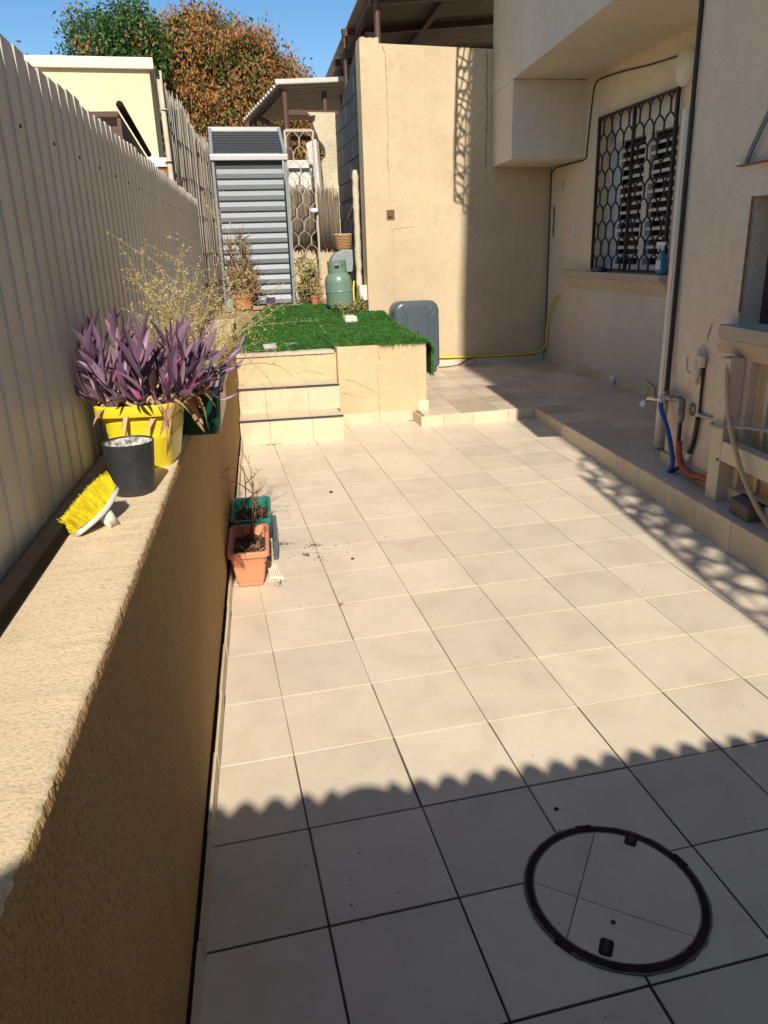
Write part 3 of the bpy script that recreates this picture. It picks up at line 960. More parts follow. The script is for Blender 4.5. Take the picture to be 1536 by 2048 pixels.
# pillar block with the kitchen window opening
KY0, KY1, KZ0, KZ1 = 0.62, 1.70, 1.112, 1.717
pb = MB()
def pblock(y0, y1, z0, z1, dx=0.0, depth=None, far=6.0):
    pb.prism([(xp(y0)+dx, y0), (xp(y1)+dx, y1), (far if depth is None else xp(y1)+depth, y1), (far if depth is None else xp(y0)+depth, y0)][::-1], z0, z1)
NY0, NY1, NZ0, NZ1 = 0.30, 1.56, 0.28, 0.945
pblock(KY1, 2.376, -0.2, 3.055)
pblock(-5.5, NY0, -0.2, 3.055)
pblock(NY0, KY0, NZ1, 3.055)
pblock(NY0, NY1, -0.2, NZ0)
pblock(NY1, KY1, -0.2, NZ1)
pblock(NY0, NY1, NZ0, NZ1, dx=0.05)
pblock(KY0, KY1, NZ1, KZ0)
pblock(KY0, KY1, KZ1, 3.055)
pb.build('pillar_block', M['stucco_house'], house)
# raised plaster band round the kitchen window
mb = MB()
for (a, b, c, d) in ((KY1, 1.866, 0.955, 1.86), (KY0-0.16, KY1, KZ1, 1.86), (KY0-0.16, KY0, 0.955, KZ1)):
    mb.prism([(xp(a)-0.013, a), (xp(b)-0.013, b), (xp(b)+0.002, b), (xp(a)+0.002, a)][::-1], c, d)
mb.build('window_band', M['stucco_house'], house)
mb = MB(); mb.prism([(xp(NY0)+0.046, NY0+0.02), (xp(NY1)+0.046, NY1-0.02), (xp(NY1)+0.051, NY1-0.02), (xp(NY0)+0.051, NY0+0.02)][::-1], NZ0+0.01, NZ1)
mb.build('niche_panel', M['niche'], house)
mb = MB(); mb.prism([(xp(1.43)+0.03, 1.43), (xp(1.455)+0.03, 1.455), (xp(1.455)+0.046, 1.455), (xp(1.43)+0.046, 1.43)][::-1], NZ0+0.01, NZ1)
mb.build('niche_strip', M['beige_steel'], house)
# upper storey with its overhang, and the box bay at the far end
ub = MB()
ub.prism([(xp(-5.5), -5.5), (xp(6.085), 6.085), (6.5, 6.085), (6.5, -5.5)][::-1], 3.056, 10.5)
BZ = 2.345
ub.prism([(xp(6.088), 6.088), (xp(6.885), 6.885), (4.8, 6.96), (4.8, 6.06)][::-1], 3.052, 10.5)
ub.build('upper_storey', M['stucco_upper'], house)
mb = MB(); mb.prism([(xp(6.09)+0.003, 6.09), (xp(6.885)+0.003, 6.885), (xwin(6.9)+0.01, 6.94), (xwin(6.06)+0.01, 6.05)][::-1], BZ, 3.051)
mb.build('bay_box', M['stucco_upper'], house, bevel=0.004)
# skirting of pillar and window wall
y = 2.38
while y < 6.85:
    b = min(y+0.325, 6.93)
    mb = MB(); mb.prism([(xwin(y)-0.010, y), (xwin(y)-0.0006, y), (xwin(b)-0.0006, b), (xwin(b)-0.010, b)], PZ, PZ+0.085)
    mb.build('skirting_tile', M['tile_riser'], house)
    y += 0.329
for a, b in ((-1.0, -0.30), (-0.297, 0.40), (0.403, 0.98), (0.983, 1.66), (1.663, 2.03), (2.033, 2.384)):
    mb = MB(); mb.prism([(xp(a)-0.022, a), (xp(b)-0.022, b), (xp(b)-0.002, b), (xp(a)-0.002, a)][::-1], PZ, PZ+0.075)
    mb.build('skirting_tile', M['tile_riser'], house, bevel=0.002)
crack(house, [(xp(y_)-0.001, y_, z_) for y_, z_ in ((1.96, 1.09), (1.985, 1.05), (2.0, 1.0))], 0.010, (-1, 0.125, 0))
crack(house, [(xp(y_)-0.015, y_, z_) for y_, z_ in ((1.862, 0.975), (1.83, 1.01), (1.79, 1.035))], 0.008, (-1, 0.125, 0))
# rusted corner bead of the kitchen window
mb = MB(); mb.bar((xp(1.70)-0.0145, 1.700, KZ0+0.06), (xp(1.70)-0.0145, 1.700, KZ1), 0.010, 0.006, (1, 0, 0))
mb.build('corner_bead', M['rust'], house)
# kitchen window, set back in the opening
kw = MB()
for (a, b, c, d) in ((KY1-0.05, KY1-0.002, KZ0, KZ1), (KY0, KY0+0.05, KZ0, KZ1), (KY0+0.05, KY1-0.05, KZ0, KZ0+0.05), (KY0+0.05, KY1-0.05, KZ1-0.05, KZ1)):
    kw.prism([(xp(a)+0.11, a), (xp(b)+0.11, b), (xp(b)+0.15, b), (xp(a)+0.15, a)][::-1], c, d)
kwo = kw.build('kitchen_window', M['brown_steel'], house)
mb = MB(); mb.prism([(xp(KY0)+0.135, KY0+0.04), (xp(KY1)+0.135, KY1-0.04), (xp(KY1)+0.14, KY1-0.04), (xp(KY0)+0.14, KY0+0.04)][::-1], KZ0+0.03, KZ1-0.03)
mb.build('pane', M['glass'], kwo)
mb = MB()
for q in range(6):
    yc = KY1-0.12-0.17*q
    for s_ in (-1, 1):
        pts = []
        for k in range(13):
            t = -1+2*k/12
            pts.append((xp(yc)+0.118, yc+s_*(0.015+0.05*t*t), KZ0+0.16+0.085*t))
        mb.tube(pts, 0.004, 5)
    mb.tube([(xp(yc-.085)+0.118, yc-0.085, KZ0+0.04), (xp(yc-.085)+0.118, yc-0.085, KZ1-0.04)], 0.005, 5)
mb.build('scroll_grille', M['steel_grey'], kwo, smooth=True)
mb = MB(); mb.prism([(xp(KY0-0.2)-0.075, KY0-0.2), (xp(1.80)-0.075, 1.785), (xp(1.80)+0.11, 1.785 if False else 1.699), (xp(KY0-0.2)+0.11, KY0)][::-1], 1.043, 1.110)
mb.build('kitchen_sill', M['sill'], house, bevel=0.005)
mb = MB()
mb.hexa([(xp(0.4)-0.014, 0.4, 0.958), (xp(1.868)-0.014, 1.868, 0.958), (xp(1.868)+0.0, 1.868, 0.958), (xp(0.4)+0.0, 0.4, 0.958),
         (xp(0.4)-0.065, 0.4, 1.041), (xp(1.76)-0.065, 1.76, 1.041), (xp(1.76)+0.0, 1.76, 1.041), (xp(0.4)+0.0, 0.4, 1.041)])
mb.build('sill_apron', M['sill'], house, bevel=0.004)
# bedroom window: frame, slatted shutters, glass
wd = MB()
def winbox(mb_, y0, y1, z0, z1, d0, d1):
    mb_.prism([(xwin(y0)+d0, y0), (xwin(y0)+d1, y0), (xwin(y1)+d1, y1), (xwin(y1)+d0, y1)], z0, z1)
for (a, b, c, d) in ((WY0+.001, WY0+0.06, WZ0+.06, WZ1-.10), (WY1-0.06, WY1-.001, WZ0+.06, WZ1-.10), (WY0+.001, WY1-.001, WZ0+.001, WZ0+0.06), (WY0+.001, WY1-.001, WZ1-0.24, WZ1-.001)):
    winbox(wd, a, b, c, d, 0.10, 0.17)
wdo = wd.build('bedroom_window', M['shutter'], house)
mid = (WY0+WY1)/2-0.03
mb = MB(); winbox(mb, mid-0.045, mid+0.045, WZ0+0.06, WZ1-0.24, 0.105, 0.16); mb.build('mullion', M['shutter'], wdo)
mb = MB(); winbox(mb, WY0+0.03, WY1-0.03, WZ0+0.03, WZ1-0.03, 0.20, 0.21); mb.build('pane', M['glass'], wdo)
mb = MB(); winbox(mb, WY1-0.20, WY1-0.06, WZ0+0.06, WZ1-0.24, 0.13, 0.155); mb.build('side_panel', M['palegrey'], wdo)
zz = WZ0+0.12
k = 0
while zz < WZ1-0.30:
    for (a, b) in ((WY0+0.06, mid-0.045), (mid+0.045, WY1-0.20)):
        mb = MB()
        mb.hexa([(xwin(a)+0.115, a, zz), (xwin(a)+0.15, a, zz+0.020), (xwin(b)+0.15, b, zz+0.020), (xwin(b)+0.115, b, zz),
                 (xwin(a)+0.113, a, zz+0.026), (xwin(a)+0.148, a, zz+0.034), (xwin(b)+0.148, b, zz+0.034), (xwin(b)+0.113, b, zz+0.026)])
        mb.build('shutter_slat', M['shutter'], wdo)
    zz += 0.078; k += 1
mb = MB(); mb.prism([(xwin(4.12)-0.13, 4.12), (xwin(6.32)-0.13, 6.32), (xwin(6.32)+0.10, 6.32), (xwin(4.12)+0.10, 4.12)][::-1], 1.195, 1.255)
mb.build('bedroom_sill', M['sill'], house, bevel=0.006)
mb = MB(); mb.hexa([(xwin(4.12)-0.012, 4.12, 1.075), (xwin(4.12)+0.0, 4.12, 1.075), (xwin(6.2)+0.0, 6.2, 1.075), (xwin(6.2)-0.012, 6.2, 1.075),
                    (xwin(4.12)-0.10, 4.12, 1.194), (xwin(4.12)+0.0, 4.12, 1.194), (xwin(6.2)+0.0, 6.2, 1.194), (xwin(6.2)-0.10, 6.2, 1.194)])
mb.build('sill_apron', M['stucco_house'], house)

mb = MB(); mb.prism([(xwin(3.2)-0.005, 3.2), (xwin(5.82)-0.005, 5.82), (xwin(5.82)-0.0005, 5.82), (xwin(3.2)-0.0005, 3.2)][::-1], PZ+0.086, 1.074)
mb.build('render_patch', M['stucco_upper'], house)
# hexagon lattice: mirrored zigzag bars that touch their neighbours
def lattice_bars(width, height, ncol, period, a, r, mk, parent, mat, name='bar', thick=6, phase=0.0):
    s0 = width/ncol
    for k in range(ncol):
        cx = (k+0.5)*s0
        sg = 1 if k % 2 else -1
        pts = []
        z = 0.0
        pat = [(0.0, -1), (0.30, -1), (0.42, -0.2), (0.5, 1), (0.80, 1), (0.92, 0.2), (1.0, -1)]
        rep = 0
        z0 = -phase*period
        last = None
        while z0+rep*period < height:
            for t, v in pat[:-1]:
                zz = z0+(rep+t)*period
                if zz < 0 or zz > height: continue
                pts.append((cx+sg*a*v, zz))
            rep += 1
        pts = [(pts[0][0], 0.0)] + pts + [(pts[-1][0], height)]
        mb = MB(); mb.tube([mk(u, w) for u, w in pts], r, thick)
        mb.build(name, mat, parent, smooth=True)
wg = thing('window_grille', 'dark iron lattice grille over the shuttered window', 'window grille', (3.8, 4.95, WZ0))
GD = 0.03
def gmk(u, w): return Vector((xwin(WY0+u)-GD, WY0+u, WZ0+w))
GH = WZ1-WZ0
GW = WY1-WY0
half = GW*0.50
lattice_bars(half-0.03, GH, 8, 0.31, half/8*0.46, 0.0085, lambda u, w: gmk(u+0.015, w), wg, M['grille'])
lattice_bars(half-0.03, GH, 8, 0.31, half/8*0.46, 0.0085, lambda u, w: gmk(u+half+0.015, w), wg, M['grille'])
for u in (0.0, half, GW):
    mb = MB(); mb.bar(gmk(u, 0), gmk(u, GH), 0.026, 0.026, (1, 0, 0)); mb.build('frame_upright', M['grille'], wg)
for w in (0.012, GH-0.012):
    mb = MB(); mb.bar(gmk(0.013, w), gmk(GW-0.013, w), 0.022, 0.022); mb.build('frame_rail', M['grille'], wg)

# round lamp
lp = thing('wall_lamp', 'round opal bulkhead lamp under the overhang above the window', 'lamp', (xwin(4.18), 4.18, 2.785))
TL = frame((xwin(4.18), 4.18, 2.785), (0, 0, 1), (-1, 0.07, 0))
mb = MB(); mb.lathe([(0.0, 0.0), (0.135, 0.0), (0.135, 0.03), (0.12, 0.036)], n=32, T=TL); mb.build('lamp_base', M['offwhite'], lp, smooth=True, angle=40)
mb = MB(); mb.lathe([(0.128, 0.034), (0.118, 0.046), (0.10, 0.054), (0.06, 0.060), (0.0, 0.062)], n=32, T=TL); mb.build('lamp_shade', M['lampshade'], lp, smooth=True)

# cables and pipes on the house
def cable(name, pts, r, mat, label, cat='cable', k=6, n=8):
    mb = MB(); mb.tube(spline(pts, k) if k else pts, r, n)
    o = mb.build(name, mat, None, smooth=True)
    return tag(o, label, cat)
wcx = lambda y, d=0.008: xwin(y)-d
cable('cable', [(wcx(4.2), 4.25, 2.885), (wcx(4.8), 4.8, 2.925), (wcx(5.3), 5.3, 2.975), (wcx(5.75), 5.75, 3.00), (wcx(5.86), 5.86, 2.97),
                (wcx(5.885), 5.90, 2.86), (wcx(5.95), 5.97, 2.42), (wcx(5.99), 6.0, 2.335), (wcx(6.3), 6.3, 2.325), (wcx(6.6), 6.7, 2.325), (wcx(6.86), 6.87, 2.30), (wcx(6.9), 6.915, 2.18), (wcx(6.9), 6.915, 1.2), (wcx(6.9), 6.91, 0.30)], 0.007, M['black'],
      'thin black cable clipped from the round lamp round the bay corner down to the patio', k=5)
cable('hose', [(2.50, yfar(2.5)-0.02, 0.325), (2.85, yfar(2.85)-0.022, 0.305), (3.3, yfar(3.3)-0.022, 0.29), (3.70, yfar(3.7)-0.022, 0.283), (3.83, yfar(3.83)-0.05, 0.305), (3.875, 6.82, 0.38), (3.875, 6.80, 0.60), (3.86, 6.72, 0.80), (3.85, 6.60, 0.93), (3.865, 6.50, 0.97)], 0.0125, M['hose_yellow'],
      'yellow garden hose along the wall foot and up the patio corner', 'hose')
cable('thin_hose', [(2.52, yfar(2.5)-0.05, 0.212), (2.66, yfar(2.66)-0.06, 0.212), (2.78, yfar(2.78)-0.05, 0.225), (2.90, yfar(2.9)-0.03, 0.27), (3.02, yfar(3.02)-0.02, 0.285), (3.5, yfar(3.5)-0.012, 0.272), (3.8, yfar(3.8)-0.012, 0.268)], 0.006, M['black'],
      'thin dark cable running below the yellow hose', 'cable')
pc = lambda y, d: xp(y)-d
tapx, tapy, tapz = pc(2.32, 0.045), 2.33, 0.618
cable('riser_pipe', [(pc(2.385, 0.012), 2.392, 3.05), (pc(2.38, 0.014), 2.385, 1.9), (pc(2.36, 0.025), 2.365, 0.95), (tapx, tapy, tapz+0.03)], 0.0135, M['black'],
      'black water pipe down the house corner to the tap', 'pipe')
tp = thing('outdoor_tap', 'metal tap with elbows and valves fixed on the house corner', 'tap', (tapx, tapy, tapz))
ev = (pc(2.13, 0.045), 2.13, 0.648)
mb = MB(); mb.tube([(tapx, tapy, tapz+0.05), (tapx, tapy, tapz-0.025)], 0.020, 10); mb.tube([(tapx, tapy, tapz+0.012), (pc(2.24, .045), 2.24, 0.635)], 0.020, 10); mb.tube([(pc(2.245, .045), 2.245, 0.634), ev], 0.0165, 10); mb.tube([(ev[0], ev[1]+0.03, ev[2]), ev, (ev[0], ev[1], ev[2]-0.045)], 0.021, 10)
mb.build('tee_and_elbow', M['galv'], tp, smooth=True, angle=50)
mb = MB(); mb.tube([(tapx, tapy, tapz-0.002), (tapx-0.015, tapy+0.09, tapz-0.016), (tapx-0.015, tapy+0.15, tapz-0.022), (tapx-0.02, tapy+0.185, tapz-0.05)], [0.014, 0.015, 0.013, 0.013], 10)
mb.build('tap_body', M['chrome'], tp, smooth=True)
mb = MB(); mb.tube([(tapx-0.02, tapy+0.187, tapz-0.042), (tapx-0.03, tapy+0.205, tapz-0.078)], 0.019, 10); mb.build('spout', M['palegrey'], tp, smooth=True, angle=50)
mb = MB(); mb.tube([(tapx-0.015, tapy+0.095, tapz-0.01), (tapx-0.015, tapy+0.10, tapz+0.045)], 0.009, 8); mb.bar((tapx-0.015, tapy+0.09, tapz+0.05), (tapx-0.03, tapy+0.19, tapz+0.085), 0.018, 0.008); mb.build('lever', M['galv'], tp)
mb = MB(); mb.lathe([(0.018, -.008), (0.026, -.006), (0.026, .006), (0.018, .008)], n=14, T=frame((tapx-0.003, tapy+0.03, tapz-0.006), (1, 0, 0), (0, 1, -0.1))); mb.build('washer', M['white'], tp, smooth=True)
mb = MB(); mb.tube([(ev[0], ev[1], ev[2]-0.045), (ev[0], ev[1], ev[2]-0.05), (ev[0], ev[1], ev[2]-0.11), (ev[0], ev[1], ev[2]-0.13)], [0.017, 0.022, 0.022, 0.015], 10); mb.build('coupling', M['galv'], tp, smooth=True, angle=50)
cable('drop_pipe', [(ev[0], ev[1], ev[2]-0.12), (ev[0], ev[1], 0.42), (ev[0]-0.003, 2.115, 0.37)], 0.0125, M['black'], 'short black pipe hanging below the tap elbow', 'pipe')
cable('red_pipe', [(ev[0]-0.003, 2.115, 0.405), (pc(2.10, 0.055), 2.095, 0.345), (pc(2.05, 0.055), 2.045, 0.275), (pc(1.95, 0.05), 1.94, 0.245), (pc(1.84, 0.05), 1.84, 0.262), (pc(1.74, 0.05), 1.73, 0.275)], 0.0185, M['red_pipe'], 'red plastic pipe sleeve curving along the wall foot', 'pipe')
cable('blue_hose', [(tapx-0.01, tapy+0.035, tapz-0.01), (tapx-0.012, tapy+0.02, 0.55), (pc(2.25, .06), 2.25, 0.45), (pc(2.17, .07), 2.165, 0.35), (pc(2.13, .075), 2.125, 0.28), (pc(2.14, .08), 2.13, 0.235), (pc(2.17, .085), 2.155, 0.20)], 0.0145, M['blue_hose'], 'blue hose running from the tap down into the patio floor', 'hose')
cable('floor_pipe', [(pc(2.165, .075), 2.15, 0.20), (pc(2.12, .06), 2.11, 0.235), (pc(2.06, .045), 2.05, 0.275)], 0.012, M['black'], 'black pipe stub rising from the floor beside the blue hose', 'pipe')
mb = MB()
rs = random.Random(4)
for k in range(14):
    a = rs.uniform(0, 6.28); r = rs.uniform(0.0, 0.05)
    mb.lathe([(0, 0.012), (0.015, 0.008), (0.024, 0.0)], (pc(2.165, .08)+r*math.cos(a), 2.15+r*math.sin(a), PZ), 7)
tag(mb.build('mortar_patch', M['concrete']), 'rough grey mortar lump where the blue hose meets the patio floor', 'mortar')
# second pipe with the painted valve
cable('branch_pipe', [(pc(2.0, .012), 1.99, 0.885), (pc(1.985, .013), 1.985, 0.78), (pc(1.98, .014), 1.98, 0.60)], 0.0085, M['black'], 'thin black pipe below the painted stop valve', 'pipe', k=3)
cable('lower_branch_pipe', [(pc(1.98, .02), 1.98, 0.575), (pc(1.985, .02), 1.985, 0.52), (pc(2.01, .02), 2.005, 0.42), (pc(2.045, .02), 2.04, 0.345)], 0.0135, M['black'], 'black pipe bending down behind the red pipe', 'pipe', k=4)
mb = MB(); mb.tube([(pc(2.04, .02), 2.037, 0.352), (pc(2.065, .02), 2.062, 0.30)], 0.019, 8)
tag(mb.build('pipe_sleeve', M['offwhite'], None, smooth=True, angle=50), 'cream sleeve at the foot of the bending black pipe', 'pipe sleeve')
sv = thing('stop_valve', 'beige painted stop valve with bent lever on the house wall', 'valve', (pc(2.0, .02), 2.0, 0.88))
vx = lambda y: xp(y)-0.03
mb = MB(); mb.tube([(vx(2.03), 2.035, 0.95), (vx(2.02), 2.02, 0.915), (vx(1.985), 1.985, 0.905)], 0.017, 8); mb.tube([(vx(1.985), 1.985, 0.915), (vx(1.985), 1.985, 0.855)], 0.020, 8)
mb.tube([(vx(2.015), 2.015, 0.92), (vx(2.015), 2.02, 0.895), (vx(2.015), 2.02, 0.89), (vx(2.015), 2.025, 0.80), (vx(2.02), 2.027, 0.795), (vx(2.02), 2.03, 0.755)], [0.019, 0.019, 0.024, 0.024, 0.017, 0.017], 8)
mb.build('valve_body', M['stucco_house'], sv, smooth=True, angle=50)
mb = MB(); mb.tube([(vx(2.03), 2.03, 0.815), (vx(2.07)-0.02, 2.07, 0.81), (vx(2.10)-0.02, 2.105, 0.83), (vx(2.105)-0.02, 2.11, 0.895)], 0.006, 6); mb.build('lever', M['beige_steel'], sv, smooth=True)
cable('grey_cable', [(pc(1.985, .012), 1.99, 0.60), (pc(1.95, .014), 1.95, 0.588), (pc(1.8, .018), 1.8, 0.597), (pc(1.70, .115), 1.685, 0.605), (pc(1.60, .12), 1.60, 0.613), (pc(1.5, .03), 1.49, 0.625), (pc(1.0, .015), 1.0, 0.675), (pc(0.2, .015), 0.2, 0.73)], 0.010, M['grey_cable'], 'grey cable strung across the wall and the beige frame leg', 'cable')
mb = MB()
for k in range(9):
    t = 2*math.pi*k/9
    mb.lathe([(0, 0.004), (0.010, 0.0)], (pc(2.05, .006), 2.07+0.022*math.cos(t), 0.60+0.03*math.sin(t)), 6, T=frame((0, 0, 0), (0, 0, 1), (-1, 0, 0)))
mb.build('dried_putty', M['crack'], house)
# beige downpipe beyond the corner
dp = thing('downpipe', 'tall square taupe downpipe beyond the house corner', 'downpipe', (2.815, 2.67, 0.21))
mb = MB(); mb.box(2.768, 2.90, 2.64, 2.715, 0.212, 2.255); mb.build('pipe_body', M['taupe_pvc'], dp, bevel=0.004)
mb = MB(); mb.box(2.758, 2.7675, 2.652, 2.664, 0.214, 2.255); mb.box(2.758, 2.7675, 2.672, 2.712, 0.214, 2.255); mb.build('pipe_edge', M['taupe_light'], dp, bevel=0.002)
for z_ in (0.35, 1.05, 1.20):
    mb = MB(); mb.box(2.869, 2.89, 2.63, 2.66, z_, z_+0.05); mb.build('clip', M['taupe_pvc'], dp)
# beige steel frame under the kitchen sill
sf = thing('steel_frame', 'beige painted steel bench frame under the kitchen window sill', 'frame', (2.46, 1.4, PZ))
mb = MB(); mb.box(2.432, 2.520, 1.605, 1.695, PZ, 0.956); mb.build('leg', M['beige_steel'], sf, bevel=0.004)
LO = 1.06
mb = MB(); mb.box(2.432-0.13, 2.520-0.13, 1.605-LO, 1.695-LO, PZ, 0.956); mb.build('leg', M['beige_steel'], sf, bevel=0.004)
mb = MB(); mb.bar((2.470, 1.603, 0.480), (2.352, 0.637, 0.480), 0.07, 0.105); mb.build('rail', M['beige_steel'], sf, bevel=0.004)
mb = MB()
for z_ in (0.43,):
    mb.lathe([(0.0, 0.004), (0.006, 0.003), (0.008, 0)], n=8, T=frame((2.4315, 1.622, z_), (0, 0, 1), (-1, 0, 0)))
mb.build('bolt_hole', M['rail'], sf)
# ribbed conduit hanging from the sill across the frame
def ribbed(name, pts, r, mat, pitch, label, cat):
    pts = spline(pts, 24)
    L = 0; q = []; rr = []
    acc = [0]
    for a, b in zip(pts[:-1], pts[1:]): acc.append(acc[-1]+(b-a).length)
    total = acc[-1]
    n = int(total/pitch*4)
    j = 0
    for i in range(n+1):
        s_ = total*i/n
        while j < len(acc)-2 and acc[j+1] < s_: j += 1
        t = (s_-acc[j])/max(1e-9, acc[j+1]-acc[j])
        q.append(pts[j].lerp(pts[j+1], t)); rr.append(r*(1.12 if i % 4 < 2 else 0.86))
    mb = MB(); mb.tube(q, rr, 10)
    return tag(mb.build(name, mat, None, smooth=False), label, cat)
ribbed('ribbed_conduit', [(pc(1.66, .07), 1.655, 0.958), (pc(1.62, .10), 1.61, 0.86), (pc(1.52, .12), 1.51, 0.66), (pc(1.36, .12), 1.36, 0.45), (pc(1.22, .10), 1.22, 0.30), (pc(1.1, .08), 1.1, 0.215)], 0.0125, M['flex'], 0.009, 'beige ribbed conduit hanging slantwise in front of the steel frame', 'conduit')
ribbed('flexible_pipe', [(pc(1.77, .025), 1.775, 1.868), (pc(1.72, .03), 1.72, 1.94), (pc(1.62, .035), 1.62, 2.06), (pc(1.4, .05), 1.4, 2.30), (pc(1.1, .05), 1.1, 2.5)], 0.011, M['galv'], 0.012, 'grey spiral flexible pipe slanting up above the kitchen window', 'pipe')
mb = MB(); mb.prism([(xp(KY0-.1)-0.05, KY0-.1), (xp(1.85)-0.03, 1.855), (xp(1.85)-0.0, 1.855), (xp(KY0-.1)-0.0, KY0-.1)][::-1], 1.862, 1.868)
tag(mb.build('metal_strip', M['rust'], None), 'thin rusty metal drip strip above the kitchen window', 'strip')
# air conditioner on brackets, its corner showing top right
ac = thing('air_conditioner', 'grey air conditioner housing on the house wall at the top right', 'air conditioner', (2.35, 1.4, 2.53))
mb = MB()
mb.prism([(xp(0.55)-0.30, 0.55), (xp(1.46)-0.30, 1.46), (xp(1.46)-0.002, 1.46), (xp(0.55)-0.002, 0.55)][::-1], 2.62, 3.35); mb.build('housing', M['steel_grey'], ac, bevel=0.01)
mb = MB(); mb.hexa([(xp(0.5)-0.33, 0.5, 2.585), (xp(1.50)-0.33, 1.50, 2.585), (xp(1.50)-0.004, 1.50, 2.535), (xp(0.5)-0.004, 0.5, 2.535), (xp(0.5)-0.33, 0.5, 2.60), (xp(1.50)-0.33, 1.50, 2.60), (xp(1.50)-0.004, 1.50, 2.60), (xp(0.5)-0.004, 0.5, 2.60)]); mb.build('drip_tray', M['steel_grey'], ac)
for y_ in (0.7, 1.35):
    mb = MB(); mb.bar((xp(y_)-0.30, y_, 2.61), (xp(y_)-0.002, y_, 2.61), 0.03, 0.03); mb.build('bracket', M['galv'], ac)

# window grille of the room behind the camera and of the storey above (they throw the lattice shadows)
def bulge_grille(name, y0, y1, z0, z1, d, label, ncol, per, cross=2):
    g_ = thing(name, label, 'window grille', (xp(y0), y0, z0))
    Hh = z1-z0
    def bul(w):
        t = max(0.0, min(1.0, w/Hh))
        return d*min(1.0, (0.25+0.75*min(1, (1-t)/0.38)))*(min(1.0, 0.72+t*3.5))
    mkf = lambda u, w: Vector((xp(y0+u)-bul(w), y0+u, z0+w))
    lattice_bars(y1-y0, z1-z0, ncol, per, (y1-y0)/ncol*0.40, 0.010, mkf, g_, M['grille'])
    for e in np.linspace(y0, y1, cross):
        e = float(e)
        mke = lambda u, w, e=e: Vector((xp(e)-bul(w)*(1-u/d), e+0.012*math.sin(w*23), z0+w))
        lattice_bars(d, z1-z0, 3, per, d/3*0.42, 0.010, mke, g_, M['grille'])
        for z_ in (z0, z1):
            mb = MB(); mb.bar((xp(e)-bul(z_-z0), e, z_), (xp(e)+0.01, e, z_), 0.012, 0.012); mb.build('frame_rail', M['grille'], g_)
    for z_ in (z0, z1):
        mb = MB(); mb.bar(mkf(0, z_-z0), mkf(y1-y0, z_-z0), 0.010, 0.010); mb.build('frame_rail', M['grille'], g_)
bulge_grille('window_grille', -3.9, -2.2, 3.25, 4.35, 0.30, 'bulging iron grille on the upper storey window over the gate end', 5, 0.30, 6)  # inner cross panels are added to fill out the dappled shadow on the floor
bulge_grille('window_grille', 4.15, 5.45, 4.02, 5.10, 0.36, 'bulging iron grille on the upper storey window above the patio', 9, 0.20)

# corrugated canopy over the gate end, behind the camera
cp = thing('corrugated_canopy', 'corrugated sheet canopy over the near end of the yard', 'canopy', (0.3, -4.5, 2.3))
def corr(mbx, x0, x1, ya, yb, z, per, amp, slope=0.0, dirx=True):
    n = int((x1-x0)/per*16)
    vs = []
    for i in range(n+1):
        x = x0+(x1-x0)*i/n
        q_ = (x-x0)/per
        if 23.6 < q_ < 25.4: q_ = 24.5+(q_-24.5)*0.45
        zz = z+amp*(2*abs(math.sin(math.pi*q_))**0.8-1)
        ye = ya-0.074*x
        vs += [(x, ye, zz), (x, yb, zz+0.12), (x, ye, zz+0.0015), (x, yb, zz+0.1215)]
    fs = []
    for i in range(n):
        a = i*4; b = a+4
        fs += [(a, b, b+1, a+1), (a+2, a+3, b+3, b+2), (a, a+2, b+2, b)]
    mbx.add(vs, fs)
mb = MB(); corr(mb, -2.2, 1.66, -2.60, -7.9, 2.12, 0.0865, 0.022); mb.build('roof_sheet', M['roof_sheet'], cp, smooth=True)
for x_ in (-1.9, 1.15):
    mb = MB(); mb.box(x_-0.04, x_+0.04, -7.2, -7.12, -0.3, 2.20); mb.build('post', M['brown_steel'], cp)
for y_ in (-3.6, -7.0):
    mb = MB(); mb.bar((-2.1, y_, 2.06), (1.5, y_, 2.06), 0.05, 0.06); mb.build('beam', M['brown_steel'], cp)
mb = MB(); mb.box(-1.94, -1.86, -3.64, -3.56, -0.3, 2.03); mb.build('post', M['brown_steel'], cp)
mb = MB(); mb.box(1.46, 1.54, -3.64, -3.56, -0.3, 2.03); mb.build('post', M['brown_steel'], cp)

# ------------------------------------------------------------------ small things on the patio and the house
ol = thing('wall_socket', 'small white socket plate on the wall left of the shuttered window', 'socket', (xwin(6.2), 6.203, 1.646))
TS = frame((xwin(6.203), 6.203, 1.646), (0, 1, 0), (-1, 0.07, 0))
mb = MB(); mb.box(-0.038, 0.038, -0.05, 0.05, 0, 0.010, TS); mb.build('plate', M['offwhite'], ol, bevel=0.004)
mb = MB(); mb.box(-0.016, 0.016, -0.025, 0.025, 0.010, 0.014, TS); mb.build('rocker', M['white'], ol, bevel=0.002)
dl = thing('door_latch', 'narrow dark metal latch plate in the patio corner', 'latch', (3.9, 6.9, 1.75))
mb = MB(); mb.box(xwin(6.8)-0.012, xwin(6.8)-0.001, 6.78, 6.80, 1.60, 1.93); mb.build('plate', M['galv'], dl)
mb = MB(); mb.box(xwin(6.8)-0.02, xwin(6.8)-0.012, 6.784, 6.797, 1.66, 1.70); mb.box(xwin(6.8)-0.02, xwin(6.8)-0.012, 6.784, 6.797, 1.84, 1.88); mb.build('hinge_knuckle', M['galv'], dl)
hk = MB(); hk.tube([(xwin(6.55)-0.002, 6.55, 2.17), (xwin(6.55)-0.03, 6.53, 2.16), (xwin(6.55)-0.035, 6.52, 2.12), (xwin(6.55)-0.02, 6.52, 2.09)], 0.004, 6)
tag(hk.build('hook', M['galv'], None, smooth=True), 'small bent wire hook under the bay', 'hook')
sb = thing('spray_bottle', 'blue spray bottle with white trigger on the window sill', 'bottle', (3.65, 4.19, 1.255))
